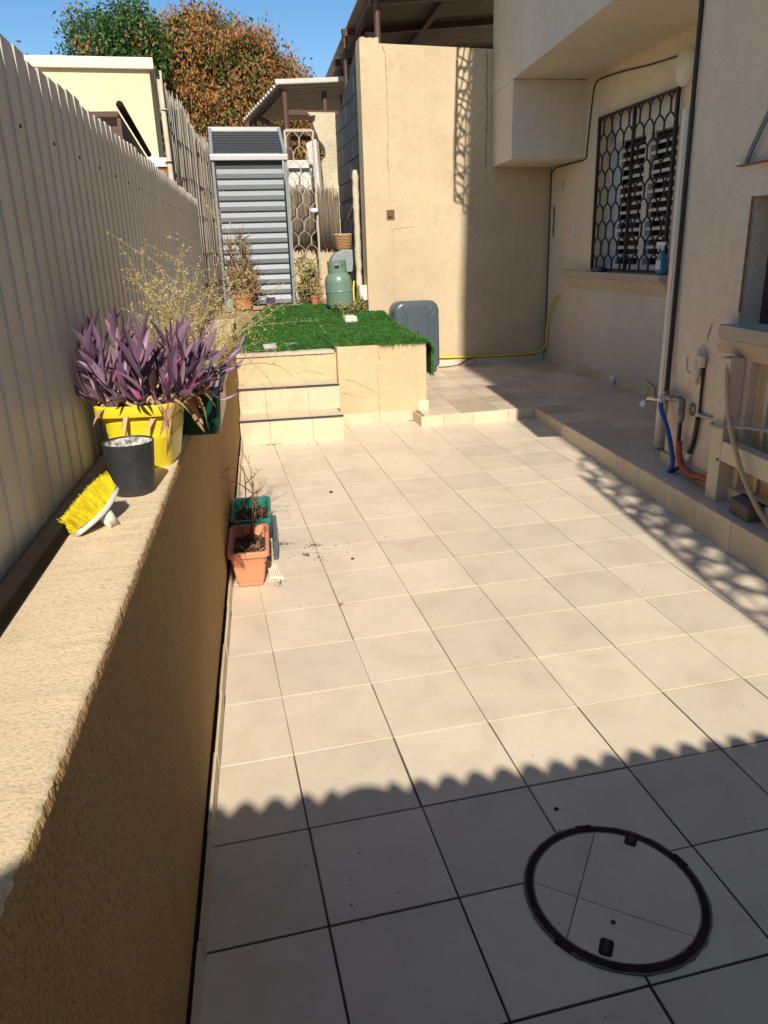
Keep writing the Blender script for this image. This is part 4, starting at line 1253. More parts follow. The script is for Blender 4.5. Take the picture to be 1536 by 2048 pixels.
mb = MB(); mb.rrect_loft([(0.030, 0.045, 0.02, 1.2555), (0.032, 0.047, 0.02, 1.30), (0.032, 0.045, 0.02, 1.38), (0.018, 0.02, 0.015, 1.43), (0.014, 0.014, 0.012, 1.45)], T=Matrix.Translation((3.655, 4.19, 0)), capt=True); mb.build('bottle_body', M['blue_bottle'], sb, smooth=True)
mb = MB(); mb.tube([(3.655, 4.19, 1.445), (3.655, 4.19, 1.49)], 0.014, 8); mb.box(3.643, 3.667, 4.16, 4.27, 1.488, 1.516); mb.bar((3.655, 4.235, 1.49), (3.655, 4.255, 1.44), 0.012, 0.010); mb.build('trigger_head', M['white'], sb, bevel=0.003)
mb = MB(); mb.box(3.622, 3.6225, 4.155, 4.225, 1.30, 1.37); mb.build('paper_label', M['palegrey'], sb)
ss = thing('scrub_pad', 'dark lump of cloth on the left of the bedroom window sill', 'cloth', (3.72, 5.35, 1.255))
mb = MB(); mb.rrect_loft([(0.045, 0.09, 0.03, 1.2555), (0.05, 0.10, 0.035, 1.275), (0.04, 0.085, 0.03, 1.295), (0.02, 0.05, 0.02, 1.302)], T=Matrix.Translation((3.735, 5.38, 0)), capt=True); mb.build('pad', M['suitcase_dark'], ss, smooth=True)
# crumpled white cup
cu = thing('paper_cup', 'crumpled white paper cup lying by the patio skirting', 'cup', (3.80, 5.05, PZ))
mb = MB()
rs = random.Random(8)
TC = Matrix.Translation((3.78, 5.06, PZ+0.042)) @ Matrix.Rotation(0.9, 4, 'Z') @ Matrix.Rotation(1.25, 4, 'Y')
prof = []
n = 14; rows = 6
for i in range(rows):
    for k in range(n):
        t = 2*math.pi*k/n
        r = (0.030+0.012*i/(rows-1))*(1+rs.uniform(-0.16, 0.12))
        mb.v.append(tuple(TC @ Vector((r*math.cos(t), r*math.sin(t)*0.8, -0.06+0.12*i/(rows-1)))))
for i in range(rows-1):
    for k in range(n):
        mb.f.append((i*n+k, i*n+(k+1) % n, (i+1)*n+(k+1) % n, (i+1)*n+k))
mb.f.append(tuple(reversed(range(n))))
mb.build('cup_wall', M['white'], cu)
mb = MB(); mb.lathe([(0.0, 0.0), (0.035, 0.004)], n=12, T=TC @ Matrix.Translation((0, 0, 0.045))); mb.build('dark_inside', M['suitcase_dark'], cu)
# concrete paver on the kerb
pv = thing('paving_block', 'dark concrete paving block lying in front of the beige frame', 'paver', (2.44, 1.42, PZ))
mb = MB()
cxy = [(2.503, 1.585), (2.392, 1.478), (2.362, 1.272), (2.44, 1.225), (2.54, 1.32), (2.565, 1.53)]
mb.prism([(2.402, 1.452), (2.372, 1.275), (2.505, 1.252), (2.535, 1.430), (2.50, 1.49)], PZ+0.001, PZ+0.075)
mb.build('block', M['paver'], pv, bevel=0.006, fix=True)

# suitcase leaning by the wall
su = thing('suitcase', 'slate blue hard shell suitcase upright between turf and tall wall', 'suitcase', (2.19, 6.6, PZ))
TSu = frame((2.19, 6.60, PZ+0.05), (1, 0.06, 0), (0, 0.04, 1))
def shell(y0, y1, ins):
    mbx = MB()
    W2, H = 0.262-ins, 0.735
    pts = []
    n = 8
    loops = []
    for (yy, sh) in ((y0, 0.030), (y0-(0.02 if y0 < 0 else -0.02), 0.0)) if False else (((y0), 0.035), ((y0+0.012), 0.012), ((y0+0.035), 0.0), (y1, 0.0)):
        w = W2-sh; r = 0.115-sh*0.4; h0, h1 = 0.0+sh, H-sh
        lp_ = []
        for (cx, cz, a0) in ((w-r, h1-r, 0), (-w+r, h1-r, 90)):
            for k in range(n+1):
                t = R_(a0+90*k/n); lp_.append((cx+r*math.cos(t), yy, cz+r*math.sin(t)))
        r2 = 0.05
        for (cx, cz, a0) in ((-w+r2, h0+r2, 180), (w-r2, h0+r2, 270)):
            for k in range(n+1):
                t = R_(a0+90*k/n); lp_.append((cx+r2*math.cos(t), yy, cz+r2*math.sin(t)))
        loops.append(lp_)
    c = len(loops[0]); vs = [TSu @ Vector(p) for l_ in loops for p in l_]
    fs = []
    for i in range(len(loops)-1):
        for k in range(c):
            fs.append((i*c+k, (i+1)*c+k, (i+1)*c+(k+1) % c, i*c+(k+1) % c))
    fs.append(tuple(range(c)))
    mbx.add(vs, fs)
    return mbx
shell(-0.12, -0.004, 0.0).build('front_shell', M['suitcase'], su, smooth=True, fix=True, angle=35)
sh2 = shell(-0.12, -0.004, 0.0)
sh2.v = [tuple(TSu @ (Matrix.Scale(-1, 4, (0, 1, 0)) @ (TSu.inverted() @ Vector(p)))) for p in sh2.v]
sh2.build('back_shell', M['suitcase'], su, smooth=True, fix=True, angle=35)
mb = MB()
mb.box(-0.034, 0.034, -0.1235, -0.118, 0.08, 0.69, TSu)
mb.build('centre_band', M['suitcase'], su, bevel=0.002)
def rib(pts, r=0.009, name='rib'):
    mbx = MB(); mbx.tube([TSu @ Vector(p) for p in spline(pts, 6)], r, 6); mbx.build(name, M['suitcase'], su, smooth=True)
for s_ in (-1, 1):
    rib([(s_*0.118, -0.119, 0.06), (s_*0.118, -0.119, 0.54), (s_*0.128, -0.119, 0.60), (s_*0.16, -0.118, 0.655), (s_*0.20, -0.105, 0.69)])
    rib([(s_*0.15, -0.119, 0.06), (s_*0.15, -0.119, 0.50), (s_*0.165, -0.118, 0.56), (s_*0.20, -0.112, 0.62)])
    for z_ in (0.18, 0.33, 0.48):
        rib([(s_*0.155, -0.1195, z_), (s_*0.20, -0.119, z_), (s_*0.235, -0.10, z_)], 0.005)
        rib([(s_*0.155, -0.1195, z_+0.035), (s_*0.20, -0.119, z_+0.035), (s_*0.235, -0.10, z_+0.035)], 0.004)
    rib([(s_*0.045, -0.119, 0.655), (s_*0.12, -0.1185, 0.655)], 0.006)
for s_ in (-1, 1):
    mb = MB(); mb.box(s_*0.19-0.03, s_*0.19+0.03, -0.115, -0.02, -0.022, 0.02, TSu); mb.build('wheel_housing', M['suitcase_dark'], su, bevel=0.006)
    mb = MB(); mb.lathe([(0, -.012), (0.026, -.012), (0.026, .012), (0, .012)], n=14, T=TSu @ Matrix.Translation((s_*0.19, -0.075, -0.024)) @ Matrix.Rotation(math.pi/2, 4, 'Y')); mb.build('wheel', M['suitcase_dark'], su)
mb = MB(); mb.box(-0.006, 0.006, -0.1255, -0.1235, 0.37, 0.41, TSu); mb.build('lock', M['black'], su)
mb = MB(); mb.box(-0.27, -0.255, -0.03, 0.03, 0.52, 0.60, TSu); mb.build('side_handle', M['suitcase_dark'], su, bevel=0.004)

# ------------------------------------------------------------------ manhole
mh = thing('manhole_cover', 'round tiled manhole cover with rusty iron ring in the shaded floor', 'manhole cover', (0.71, -0.415, -0.01))
TM = frame((0.712, -0.417, zf(0.712, -0.417)+0.0012), (1, 0, SX), nrm)
RO, RI = 0.220, 0.2065
rs = random.Random(2)
def annulus(r0, r1, z0, z1, n=72, jit=0.0):
    m_ = MB(); vs = []
    for k in range(n):
        t = 2*math.pi*k/n
        a, b = r0+rs.uniform(-jit, jit), r1+rs.uniform(-jit, jit)
        for r, z in ((a, z0), (a, z1), (b, z1), (b, z0)):
            vs.append(TM @ Vector((r*math.cos(t), r*math.sin(t), z)))
    fs = []
    for k in range(n):
        a = 4*k; b = 4*((k+1) % n)
        for q in range(3): fs.append((a+q, b+q, b+q+1, a+q+1))
    m_.add(vs, fs); return m_
annulus(RI-0.004, RO, -0.01, 0.0035, jit=0.0012).build('iron_ring', M['iron_dark'], mh)
annulus(RO-0.001, RO+0.006, -0.01, 0.0022, jit=0.002).build('mortar_ring', M['paver'], mh)
annulus(RI-0.008, RI-0.004, -0.01, 0.0030, jit=0.0004).build('inner_rim', M['galv'], mh)
mb = MB(); mb.lathe([(0, 0.0004), (RI-0.007, 0.0004)], n=64, T=TM); mb.build('cover_bed', M['rail'], mh)
# four tile pieces cut round
def sector(cx, cy, ang, a0, a1):
    m_ = MB(); pts = []
    g = 0.0012
    d0 = Vector((math.cos(a0), math.sin(a0))); d1 = Vector((math.cos(a1), math.sin(a1)))
    off = (Vector((-d0.y, d0.x))*g + Vector((d1.y, -d1.x))*g)
    c = Vector((cx, cy))+off*1.0
    def hit(d, o):
        b = o.dot(d); cc = o.dot(o)-(RI-0.008)**2
        return o+d*(-b+math.sqrt(b*b-cc))
    p0 = hit(d0, c); p1 = hit(d1, c)
    t0 = math.atan2(p0.y, p0.x); t1 = math.atan2(p1.y, p1.x)
    while t1 < t0: t1 += 2*math.pi
    poly = [c]
    nn = max(6, int((t1-t0)*14))
    for k in range(nn+1):
        t = t0+(t1-t0)*k/nn
        poly.append(Vector(((RI-0.008)*math.cos(t), (RI-0.008)*math.sin(t))))
    m_.prism([(p.x, p.y) for p in poly], 0.0, 0.0026)
    m_.v = [tuple(TM @ Vector(p)) for p in m_.v]
    return m_
A = math.atan2(0.219, 0.183)
A1 = math.atan2(-0.235, 0.289)
cxm, cym = 0.614-0.712, -0.408+0.417
angs = [A1, math.atan2(0.189, 0.149), A1+math.pi, math.atan2(0.189, 0.149)+math.pi]
for q in range(4):
    a0 = angs[q]; a1 = angs[(q+1) % 4]
    while a1 < a0: a1 += 2*math.pi
    sector(cxm, cym, 0, a0, a1).build('cover_tile', M['tile'], mh, fix=True)
for (px, py) in ((0.842, -0.272), (0.612, -0.553)):
    q = Vector((px-0.712, py+0.417)); dirv = q.normalized()
    TT = TM @ frame((q.x, q.y, 0.003), (dirv.x, dirv.y, 0), (0, 0, 1))
    mb = MB(); mb.rrect_loft([(0.024, 0.016, 0.008, 0), (0.022, 0.014, 0.008, 0.0018)], T=TT, capt=True); mb.build('lifting_slot', M['iron_dark'], mh)
    mb = MB(); mb.rrect_loft([(0.016, 0.006, 0.005, 0.0018), (0.016, 0.006, 0.005, 0.0026)], T=TT, capt=True); mb.build('slot_hole', M['black'], mh)
for t in (0.55, 2.75, 5.6):
    TT = TM @ Matrix.Rotation(t+0.9, 4, 'Z')
    mb = MB(); mb.box(RO-0.004, RO+0.007, -0.022, 0.022, -0.004, 0.0040, TT); mb.build('ring_lug', M['iron_dark'], mh)

# ------------------------------------------------------------------ things on the low wall
def wz(x=0, y=0): return WT+0.004*math.sin(y*1.1)
bp = thing('black_pot', 'empty black plastic pot with whitish dirt inside on the low wall', 'pot', (-0.345, 0.12, WT))
bx_, by_ = -0.348, 0.15
prof = [(0.0, 0.004), (0.045, 0.004), (0.0475, 0.0), (0.049, 0.004), (0.0605, 0.128), (0.0605, 0.130), (0.0585, 0.130), (0.0575, 0.126)]
mb = MB(); mb.lathe(prof, (bx_, by_, wz(0, by_)-0.002), 40); mb.build('pot_wall', M['blackpot'], bp, smooth=True, angle=50)
m = NM('whitish_dirt'); nn_ = m.noise(70, 4, 0.7); m.col(m.ramp(nn_, [(0.38, (0.10, 0.095, 0.085)), (0.55, (0.55, 0.53, 0.49)), (0.7, (0.75, 0.73, 0.69))])); m.set(Roughness=0.95); M['whitish'] = m.m
mb = MB(); mb.lathe([(0.0578, 0.127), (0.055, 0.100), (0.040, 0.092), (0.0, 0.090)], (bx_, by_, wz(0, by_)-0.002), 40); mb.build('dirt_inside', M['whitish'], bp, smooth=True)

br = thing('broom_head', 'yellow bristled broom head propped on the low wall against the fence', 'broom', (-0.42, -0.06, WT))
A0 = Vector((-0.446, -0.150, WT+0.007)); A1v = Vector((-0.370, -0.035, WT+0.066))
ax = (A1v-A0).normalized()
bd = (Vector((-0.72, -0.15, 0.55)) - ax*Vector((-0.72, -0.15, 0.55)).dot(ax)).normalized()     # bristle direction
wd_ = ax.cross(bd).normalized()
L = (A1v-A0).length
TB = Matrix((ax, wd_, bd)).transposed().to_4x4(); TB.translation = A0
mb = MB()
pts = []
loops = []
for i in range(13):
    t = i/12
    hw = 0.024*(1-0.55*abs(2*t-1)**3)
    th = 0.007
    cz = -0.010*math.sin(math.pi*t)
    loops.append([(L*t, -hw, cz-th), (L*t, hw, cz-th), (L*t, hw*1.05, cz+th*0.6), (L*t, -hw*1.05, cz+th*0.6)])
vs = [TB @ Vector(p) for l_ in loops for p in l_]
fs = [(i*4+k, i*4+(k+1) % 4, (i+1)*4+(k+1) % 4, (i+1)*4+k) for i in range(12) for k in range(4)] + [(3, 2, 1, 0), (48, 49, 50, 51)]
mb.add(vs, fs); mb.build('broom_block', M['palegrey'], br, smooth=True, bevel=0.003)
sc0 = TB @ Vector((L*0.55, 0.0, -0.016)); 
mb = MB(); mb.tube([sc0, sc0+Vector((0.018, -0.012, -0.028)), Vector((sc0.x+0.020, sc0.y-0.014, WT+0.001))], [0.016, 0.014, 0.0135], 12); mb.build('handle_socket', M['offwhite'], br, smooth=True)
V = []; F = []
rs = random.Random(3)
for i in range(30):
    for j in range(11):
        for s_ in range(7):
            u = (i+0.5)/30; w = (j-5)/5
            base = TB @ Vector((L*(0.05+0.90*u)+rs.gauss(0, .001), w*0.021, 0.004-0.010*math.sin(math.pi*u)))
            ln = 0.047*(0.72+0.28*math.sin(math.pi*min(1, max(0, u))))+rs.gauss(0, 0.002)
            spread = ax*(u-0.5)*0.35*ln + wd_*w*0.25*ln + Vector((rs.gauss(0, 1), rs.gauss(0, 1), rs.gauss(0, 1)))*0.0020
            tip = base+bd*ln+spread
            midp = base.lerp(tip, 0.55)+bd*0.001
            sd_ = ax*0.0006 if s_ % 2 else wd_*0.0006
            k = len(V)
            V += [base-sd_, base+sd_, midp+sd_, midp-sd_, tip+sd_*0.6, tip-sd_*0.6]
            F += [(k, k+1, k+2, k+3), (k+3, k+2, k+4, k+5)]
ob = link_mesh('bristles', npmesh('bristles', [tuple(p) for p in V], F, M['bristle']), br); ob['kind'] = 'stuff'

# leaf prototypes
def lance(name, mat, fold=0.35, bend=0.25, n=8, width=0.5, tip=1.6):
    vs = []; fs = []
    for i in range(n+1):
        t = i/n
        w = width*(math.sin(math.pi*min(1, t*0.92+0.08)))**0.75*(1-t**tip*0.25) if i < n else 0.0
        if i == n: w = 0.001
        x = t; z = -bend*t*t
        vs += [(x, -w*0.5, z+fold*w*0.5), (x, 0, z), (x, w*0.5, z+fold*w*0.5)]
    for i in range(n):
        a = i*3
        fs += [(a, a+3, a+4, a+1), (a+1, a+4, a+5, a+2)]
    m_ = MB(); m_.add(vs, fs)
    return m_.mesh(name, mat, smooth=True)
PL = [lance('leaf', M['purple_leaf'], 0.8, b, 8, w) for b, w in ((0.02, 0.21), (0.12, 0.23), (-0.12, 0.21), (-0.22, 0.21))]
PK = [lance('leaf', M['pink_leaf'], 0.6, 0.2, 8, 0.24)]
DL = [lance('dry_leaf', M['dry_leaf'], 1.1, b, 6, w) for b, w in ((0.3, 0.16), (0.7, 0.20), (0.1, 0.13))]
def leafM(p, d, up, L_):
    d = Vector(d).normalized(); up = Vector(up)
    y_ = up.cross(d)
    if y_.length < 1e-3: y_ = Vector((0, 1, 0)).cross(d)
    y_.normalize(); z_ = d.cross(y_)
    m_ = Matrix((d*L_, y_*L_, z_*L_)).transposed().to_4x4(); m_.translation = Vector(p)
    return m_
yp = thing('potted_purple_plant', 'purple leaved plant in a bright yellow pot on the low wall', 'potted plant', (-0.335, 0.46, WT))
TY = Matrix.Translation((-0.322, 0.455, wz(0, .45)-0.001)) @ Matrix.Rotation(-0.16, 4, 'Z')
mb = MB()
mb.rrect_loft([(0.070, 0.090, 0.040, 0.0), (0.074, 0.095, 0.042, 0.008), (0.086, 0.118, 0.046, 0.085), (0.088, 0.120, 0.046, 0.090), (0.087, 0.120, 0.046, 0.094), (0.092, 0.130, 0.046, 0.135), (0.089, 0.127, 0.046, 0.138), (0.094, 0.132, 0.046, 0.141), (0.096, 0.136, 0.046, 0.152), (0.106, 0.146, 0.050, 0.152), (0.107, 0.147, 0.050, 0.154), (0.107, 0.147, 0.050, 0.179), (0.105, 0.145, 0.050, 0.181), (0.098, 0.138, 0.046, 0.181), (0.094, 0.134, 0.044, 0.150)], T=TY)
mb.build('yellow_pot', M['yellow'], yp, smooth=True, angle=35)
mb = MB(); mb.rrect_loft([(0.095, 0.135, 0.045, 0.158), (0.02, 0.03, 0.01, 0.170)], T=TY, capb=False, capt=True); mb.build('soil', M['soil'], yp)
rs = random.Random(21)
stems = MB()
def shoot(base, path, nl, Lf, rs, dead=0.06):
    pts = spline([base]+path, 5)
    stems.tube(pts, [0.0045*(1-0.4*i/len(pts)) for i in range(len(pts))], 5)
    n = len(pts)
    az = rs.uniform(0, 6.28)
    for k in range(nl):
        t = 0.18+0.80*k/(nl-1)
        i = min(n-2, int(t*(n-1)))
        p = pts[i].lerp(pts[i+1], t*(n-1)-i)
        ax_ = (pts[i+1]-pts[i]).normalized()
        a = az + k*math.pi + rs.gauss(0, 0.45)
        s1 = ax_.orthogonal().normalized(); s2 = ax_.cross(s1)
        out = s1*math.cos(a)+s2*math.sin(a)
        opn = 0.78 if k < nl-2 else 0.45
        d = (ax_*0.55+Vector((0.05, -0.05, 0.62))*rs.uniform(0.7, 1.1)+out*opn*rs.uniform(0.7, 1.15)).normalized()
        if d.z < -0.2 and rs.random() < 0.7: d.z = abs(d.z)*0.4
        L_ = Lf*rs.uniform(0.75, 1.15)*(1.0 if k < nl-1 else 0.7)
        if k < 2 and rs.random() < 0.5:
            inst('dry_leaf', rs.choice(DL), yp, leafM(p, (d.x, d.y, d.z-0.9), ax_, L_*0.9))
        elif rs.random() < 0.08:
            inst('leaf', PK[0], yp, leafM(p, d, ax_, L_*0.8))
        else:
            inst('leaf', rs.choice(PL), yp, leafM(p, d, ax_, L_))
pc_ = Vector((-0.312, 0.455, WT+0.158))
SH = [(-.075, -.10, .20, .4), (-.09, .02, .22, .3), (-.05, -.09, .15, .5), (0.0, -.11, .17, .5), (.04, -.10, .11, .5), (-.03, -.04, .24, .2), (.02, -.02, .21, .4), (.05, .03, .19, .5), (-.06, .08, .22, .3), (0.0, .09, .20, .4),
      (.07, -.05, .12, .8), (.08, .04, .10, 1.1), (.07, .10, .09, 1.2), (.05, .13, .13, .8), (-.02, .14, .19, .4), (-.085, -.06, .12, .6), (.06, -.10, .05, 1.0), (.02, .12, .11, 1.0), (-.07, -.115, .07, .7), (.09, 0.0, .03, 1.6), (-.02, -.115, .05, .8), (-.05, .0, .12, .3), (.03, .06, .14, .5), (-.01, .02, .16, .3), (.0, -.07, .10, .4), (.05, -.02, .07, .6), (-.04, -.11, .10, .4), (.03, -.115, .08, .5), (-.07, -.05, .17, .35), (.01, -.08, .14, .3), (.06, -.06, .15, .5), (-.02, -.06, .19, .25), (.07, .06, .15, .7), (.03, .10, .17, .5), (-.09, -.09, .05, .6), (.0, -.12, .04, .9), (.05, -.12, .09, .6), (-.06, -.12, .11, .5), (.085, -.06, .08, .9), (.09, .08, .13, .8), (.08, .12, .06, 1.3), (.02, -.04, .12, .3), (-.03, .06, .2, .25)]
for (dx, dy, h, out) in SH:
    b = pc_+Vector((dx, dy, 0))
    o_ = Vector((dx, dy*0.7, 0)); o_ = o_.normalized() if o_.length > 0.02 else Vector((rs.gauss(0, .4), -0.6, 0))
    e = o_*h*out*0.9
    top = b+Vector((e.x+rs.gauss(0, .012), e.y+rs.gauss(0, .012), h*0.86))
    mid_ = b.lerp(top, 0.5)+Vector((0, 0, 0.02*out))
    shoot(b, [mid_, top], 6 if h < 0.12 else 7, rs.uniform(0.075, 0.115), rs)
# long trailing shoots to the right
shoot(pc_+Vector((.07, .10, 0)), [pc_+Vector((.15, .22, .05)), pc_+Vector((.22, .30, .055)), pc_+Vector((.285, .40, .10))], 7, 0.07, rs)
shoot(pc_+Vector((.07, .12, 0)), [pc_+Vector((.13, .22, .04)), pc_+Vector((.20, .28, .03)), pc_+Vector((.26, .33, .045))], 7, 0.065, rs)
shoot(pc_+Vector((.05, .13, 0)), [pc_+Vector((.12, .28, .10)), pc_+Vector((.20, .40, .17))], 6, 0.075, rs)
shoot(pc_+Vector((.08, .08, 0)), [pc_+Vector((.16, .14, .0)), pc_+Vector((.20, .18, -.03))], 6, 0.075, rs)
stems.build('stem', M['purple_leaf'], yp, smooth=True)
for k in range(95):
    a = rs.uniform(0, 6.28); r = rs.uniform(0.3, 1.05)
    p = pc_+Vector((0.095*r*math.cos(a), 0.13*r*math.sin(a), rs.choice((rs.uniform(0.0, 0.05), rs.uniform(0, 0.15)))))
    d = Vector((math.cos(a)*rs.uniform(.2, 1), math.sin(a)*rs.uniform(.2, 1), rs.uniform(-.8, .35)))
    inst('dry_leaf', rs.choice(DL), yp, leafM(p, d, (0, 0, 1), rs.uniform(0.035, 0.075)))
for (dx, dy, dz, L_) in ((.10, .02, -.01, .10), (.105, .07, -.01, .085), (.10, .12, 0.0, .09), (.11, .10, .02, .08)):
    inst('dry_leaf', DL[2], yp, leafM(pc_+Vector((dx, dy, dz)), (0.55, -0.1, -1), (0, 1, 0), L_))

# dark green trough with dead weeds
gp = thing('green_trough', 'dark green plastic trough of dead straw coloured weeds on the low wall', 'planter', (-0.17, 1.1, WT))
TG = Matrix.Translation((-0.168, 0.93, wz()-0.002)) @ Matrix.Rotation(-0.086, 4, 'Z')
mb = MB()
mb.rrect_loft([(0.062, 0.19, 0.02, 0.0), (0.064, 0.192, 0.02, 0.006), (0.070, 0.20, 0.022, 0.03), (0.078, 0.21, 0.024, 0.135), (0.088, 0.22, 0.026, 0.137), (0.089, 0.221, 0.026, 0.158), (0.082, 0.214, 0.024, 0.160), (0.074, 0.206, 0.022, 0.140)], T=TG)
mb.build('trough', M['greenpot'], gp, smooth=True, angle=35)
mb = MB(); mb.rrect_loft([(0.075, 0.207, 0.02, 0.142), (0.02, 0.12, 0.01, 0.152)], T=TG, capb=False, capt=True); mb.build('soil', M['soil'], gp)
rs = random.Random(77)
smb = MB(); V = []; F = []
def weed_stem(p0, d0, L_, r, gen=0):
    pts = [Vector(p0)]; d = Vector(d0).normalized()
    n = max(4, int(L_/0.03))
    for i in range(n):
        d = (d+Vector((rs.gauss(0, .10), rs.gauss(0, .10), rs.gauss(0, .06)-0.03*gen))).normalized()
        pts.append(pts[-1]+d*L_/n)
    smb.tube(pts, [r*(1-0.6*i/n) for i in range(n+1)], 4, cap=False)
    for i in range(2, n+1):
        if gen < 2 and rs.random() < (0.40 if gen == 0 else 0.22):
            a = rs.uniform(0, 6.28); o1 = d.orthogonal(); o2 = d.cross(o1)
            weed_stem(pts[i], d*0.8+(o1*math.cos(a)+o2*math.sin(a))*0.8, L_*rs.uniform(0.2, 0.45), r*0.6, gen+1)
        cnt = 2 if gen == 0 and i < n*0.5 else 5
        for q in range(cnt):
            if rs.random() < 0.75:
                c = pts[i]+Vector((rs.gauss(0, .0035), rs.gauss(0, .0035), rs.gauss(0, .006)))
                s_ = rs.uniform(0.0020, 0.0044)
                u = Vector((rs.gauss(0, 1), rs.gauss(0, 1), rs.gauss(0, 1))).normalized(); w = u.orthogonal().normalized()
                k = len(V)
                V.extend([c-u*s_, c-w*s_*0.7, c+u*s_, c+w*s_*0.7]); F.append((k, k+1, k+2, k+3))
for k in range(85):
    py = rs.uniform(0.80, 1.12); px = xw(py)-0.02+rs.uniform(-0.04, 0.04)
    out = Vector((rs.uniform(-0.35, 0.75), rs.uniform(-0.35, 0.8), rs.uniform(0.45, 1.1)))
    weed_stem((px, py, WT+0.14), out, rs.choice((0.13, 0.17, 0.2, 0.24, 0.3, 0.42))*rs.uniform(0.9, 1.15), 0.0016)
for tip in ((-0.25, 1.30, 1.53), (-0.11, 1.5, 1.51), (-0.19, 1.35, 1.46), (0.10, 1.45, 1.27), (0.17, 1.55, 1.25), (0.04, 1.6, 1.35), (-0.30, 1.15, 1.44), (0.12, 1.35, 1.18), (0.08, 1.2, 1.14)):
    b = Vector((xw(1.1)-0.03+rs.uniform(-.03, .03), 1.02+rs.uniform(-.1, .10), WT+0.14)); v_ = Vector(tip)-b
    weed_stem(b, v_+Vector((0, 0, 0.08)), v_.length*1.05, 0.0017)
smb.build('dry_stems', M['straw'], gp, smooth=True)['kind'] = 'stuff'
ob = link_mesh('seed_heads', npmesh('seed_heads', [tuple(p) for p in V], F, M['straw']), gp); ob['kind'] = 'stuff'

# ------------------------------------------------------------------ planters on the floor
def trough(name, label, cx, cy, rot, hx, hy, h, mat, rim=0.012, deep=0.06):
    z0 = zf(cx, cy)+0.001
    o = thing(name, label, 'planter', (cx, cy, z0))
    TP = Matrix.Translation((cx, cy, z0)) @ Matrix.Rotation(rot, 4, 'Z')
    mb = MB()
    mb.rrect_loft([(hx*0.60, hy*0.80, 0.012, 0.0), (hx*0.62, hy*0.81, 0.014, h*0.12), (hx*0.66, hy*0.83, 0.014, h*0.125), (hx*0.78, hy*0.89, 0.02, h*0.55), (hx-rim, hy-rim, 0.024, h*0.84), (hx-rim*0.9, hy-rim*0.9, 0.024, h*0.85), (hx-0.001, hy-0.001, 0.03, h*0.86), (hx, hy, 0.03, h*0.98), (hx-0.004, hy-0.004, 0.028, h), (hx-rim*1.4, hy-rim*1.4, 0.022, h), (hx-rim*1.6, hy-rim*1.6, 0.020, h*0.96), (hx*0.76, hy*0.88, 0.018, h*0.55)], T=TP)
    mb.build('trough', mat, o, smooth=True, angle=35)
    mb = MB(); rr_ = random.Random(int(cx*1000+cy*77))
    n = 12; vs = []
    for i in range(n+1):
        for j in range(n+1):
            u = -1+2*i/n; w = -1+2*j/n
            vs.append(TP @ Vector((u*hx*0.80, w*hy*0.895, h-deep+rr_.uniform(-0.008, 0.010)+0.012*(1-u*u))))
    mb.add(vs, [(i*(n+1)+j, (i+1)*(n+1)+j, (i+1)*(n+1)+j+1, i*(n+1)+j+1) for i in range(n) for j in range(n)])
    mb.build('soil', M['soil'], o)
    return o, TP
t1, TP1 = trough('brown_planter', 'terracotta coloured plastic trough with dead plants on the yard floor', -0.022, 1.772, -0.086, 0.098, 0.205, 0.178, M['terracotta'], deep=0.065)
t2, TP2 = trough('teal_planter', 'teal green plastic trough behind the terracotta one on the floor', 0.022, 2.195, -0.086, 0.106, 0.205, 0.178, M['teal'], deep=0.065)
def twigs(o, TP, h, seed, tall):
    rs = random.Random(seed)
    mb = MB()
    def tw(p, d, L_, r, g=0):
        pts = [p]; n = 6
        for i in range(n):
            d = (d+Vector((rs.gauss(0, .16), rs.gauss(0, .16), rs.gauss(0, .10)))).normalized()
            pts.append(pts[-1]+d*L_/n)
        mb.tube(pts, [r*(1-0.65*i/n) for i in range(n+1)], 5)
        if g < 2:
            for i in (2, 4, 5):
                if rs.random() < 0.6:
                    tw(pts[i], d*0.6+Vector((rs.gauss(0, .6), rs.gauss(0, .6), rs.uniform(0, .6))), L_*rs.uniform(.3, .55), r*0.55, g+1)
    for (x, y, L_, dx, dy) in tall:
        tw(TP @ Vector((x, y, h)), Vector((dx, dy, 1)), L_, 0.0052)
    mb.build('dead_stems', M['twig'], o, smooth=True)
    for k in range(34):
        p = TP @ Vector((rs.uniform(-.055, .06), rs.uniform(-.15, .15), h+rs.uniform(0, .02)))
        inst('dry_leaf', rs.choice(DL), o, leafM(p, (rs.gauss(0, 1), rs.gauss(0, 1), rs.uniform(-.2, .6)), (0, 0, 1), rs.uniform(0.03, 0.065)))
twigs(t1, TP1, 0.11, 5, ((-0.02, 0.13, 0.50, -0.06, 0.10), (0.01, 0.11, 0.40, 0.12, 0.16), (0.0, 0.13, 0.44, 0.02, 0.12), (0.03, -0.05, 0.12, 0.2, -0.5), (0.0, -0.02, 0.10, -0.9, 0.2), (0.03, 0.03, 0.13, 0.4, 0.2), (0.04, -0.10, 0.08, 0.3, -0.3)))
twigs(t2, TP2, 0.11, 9, ((-0.02, 0.0, 0.30, -0.05, 0.12), (-0.05, -0.08, 0.14, -0.7, -0.2), (0.04, -0.05, 0.12, 0.5, -0.3), (0.02, 0.06, 0.16, 0.2, 0.3), (0.04, -0.12, 0.10, 0.4, -0.2)))
tr = thing('black_tray', 'dark plastic tray standing on edge beside the teal planter', 'tray', (0.13, 2.05, 0.055))
mb = MB(); mb.hexa([(0.098, 1.88, zf(.1, 1.88)+.001), (0.125, 1.885, zf(.1, 1.88)+.001), (0.155, 2.28, zf(.1, 2.28)+.001), (0.128, 2.285, zf(.1, 2.28)+.001), (0.103, 1.88, 0.150), (0.130, 1.885, 0.150), (0.160, 2.28, 0.158), (0.133, 2.285, 0.158)])
mb.build('tray', M['suitcase'], tr, bevel=0.006)
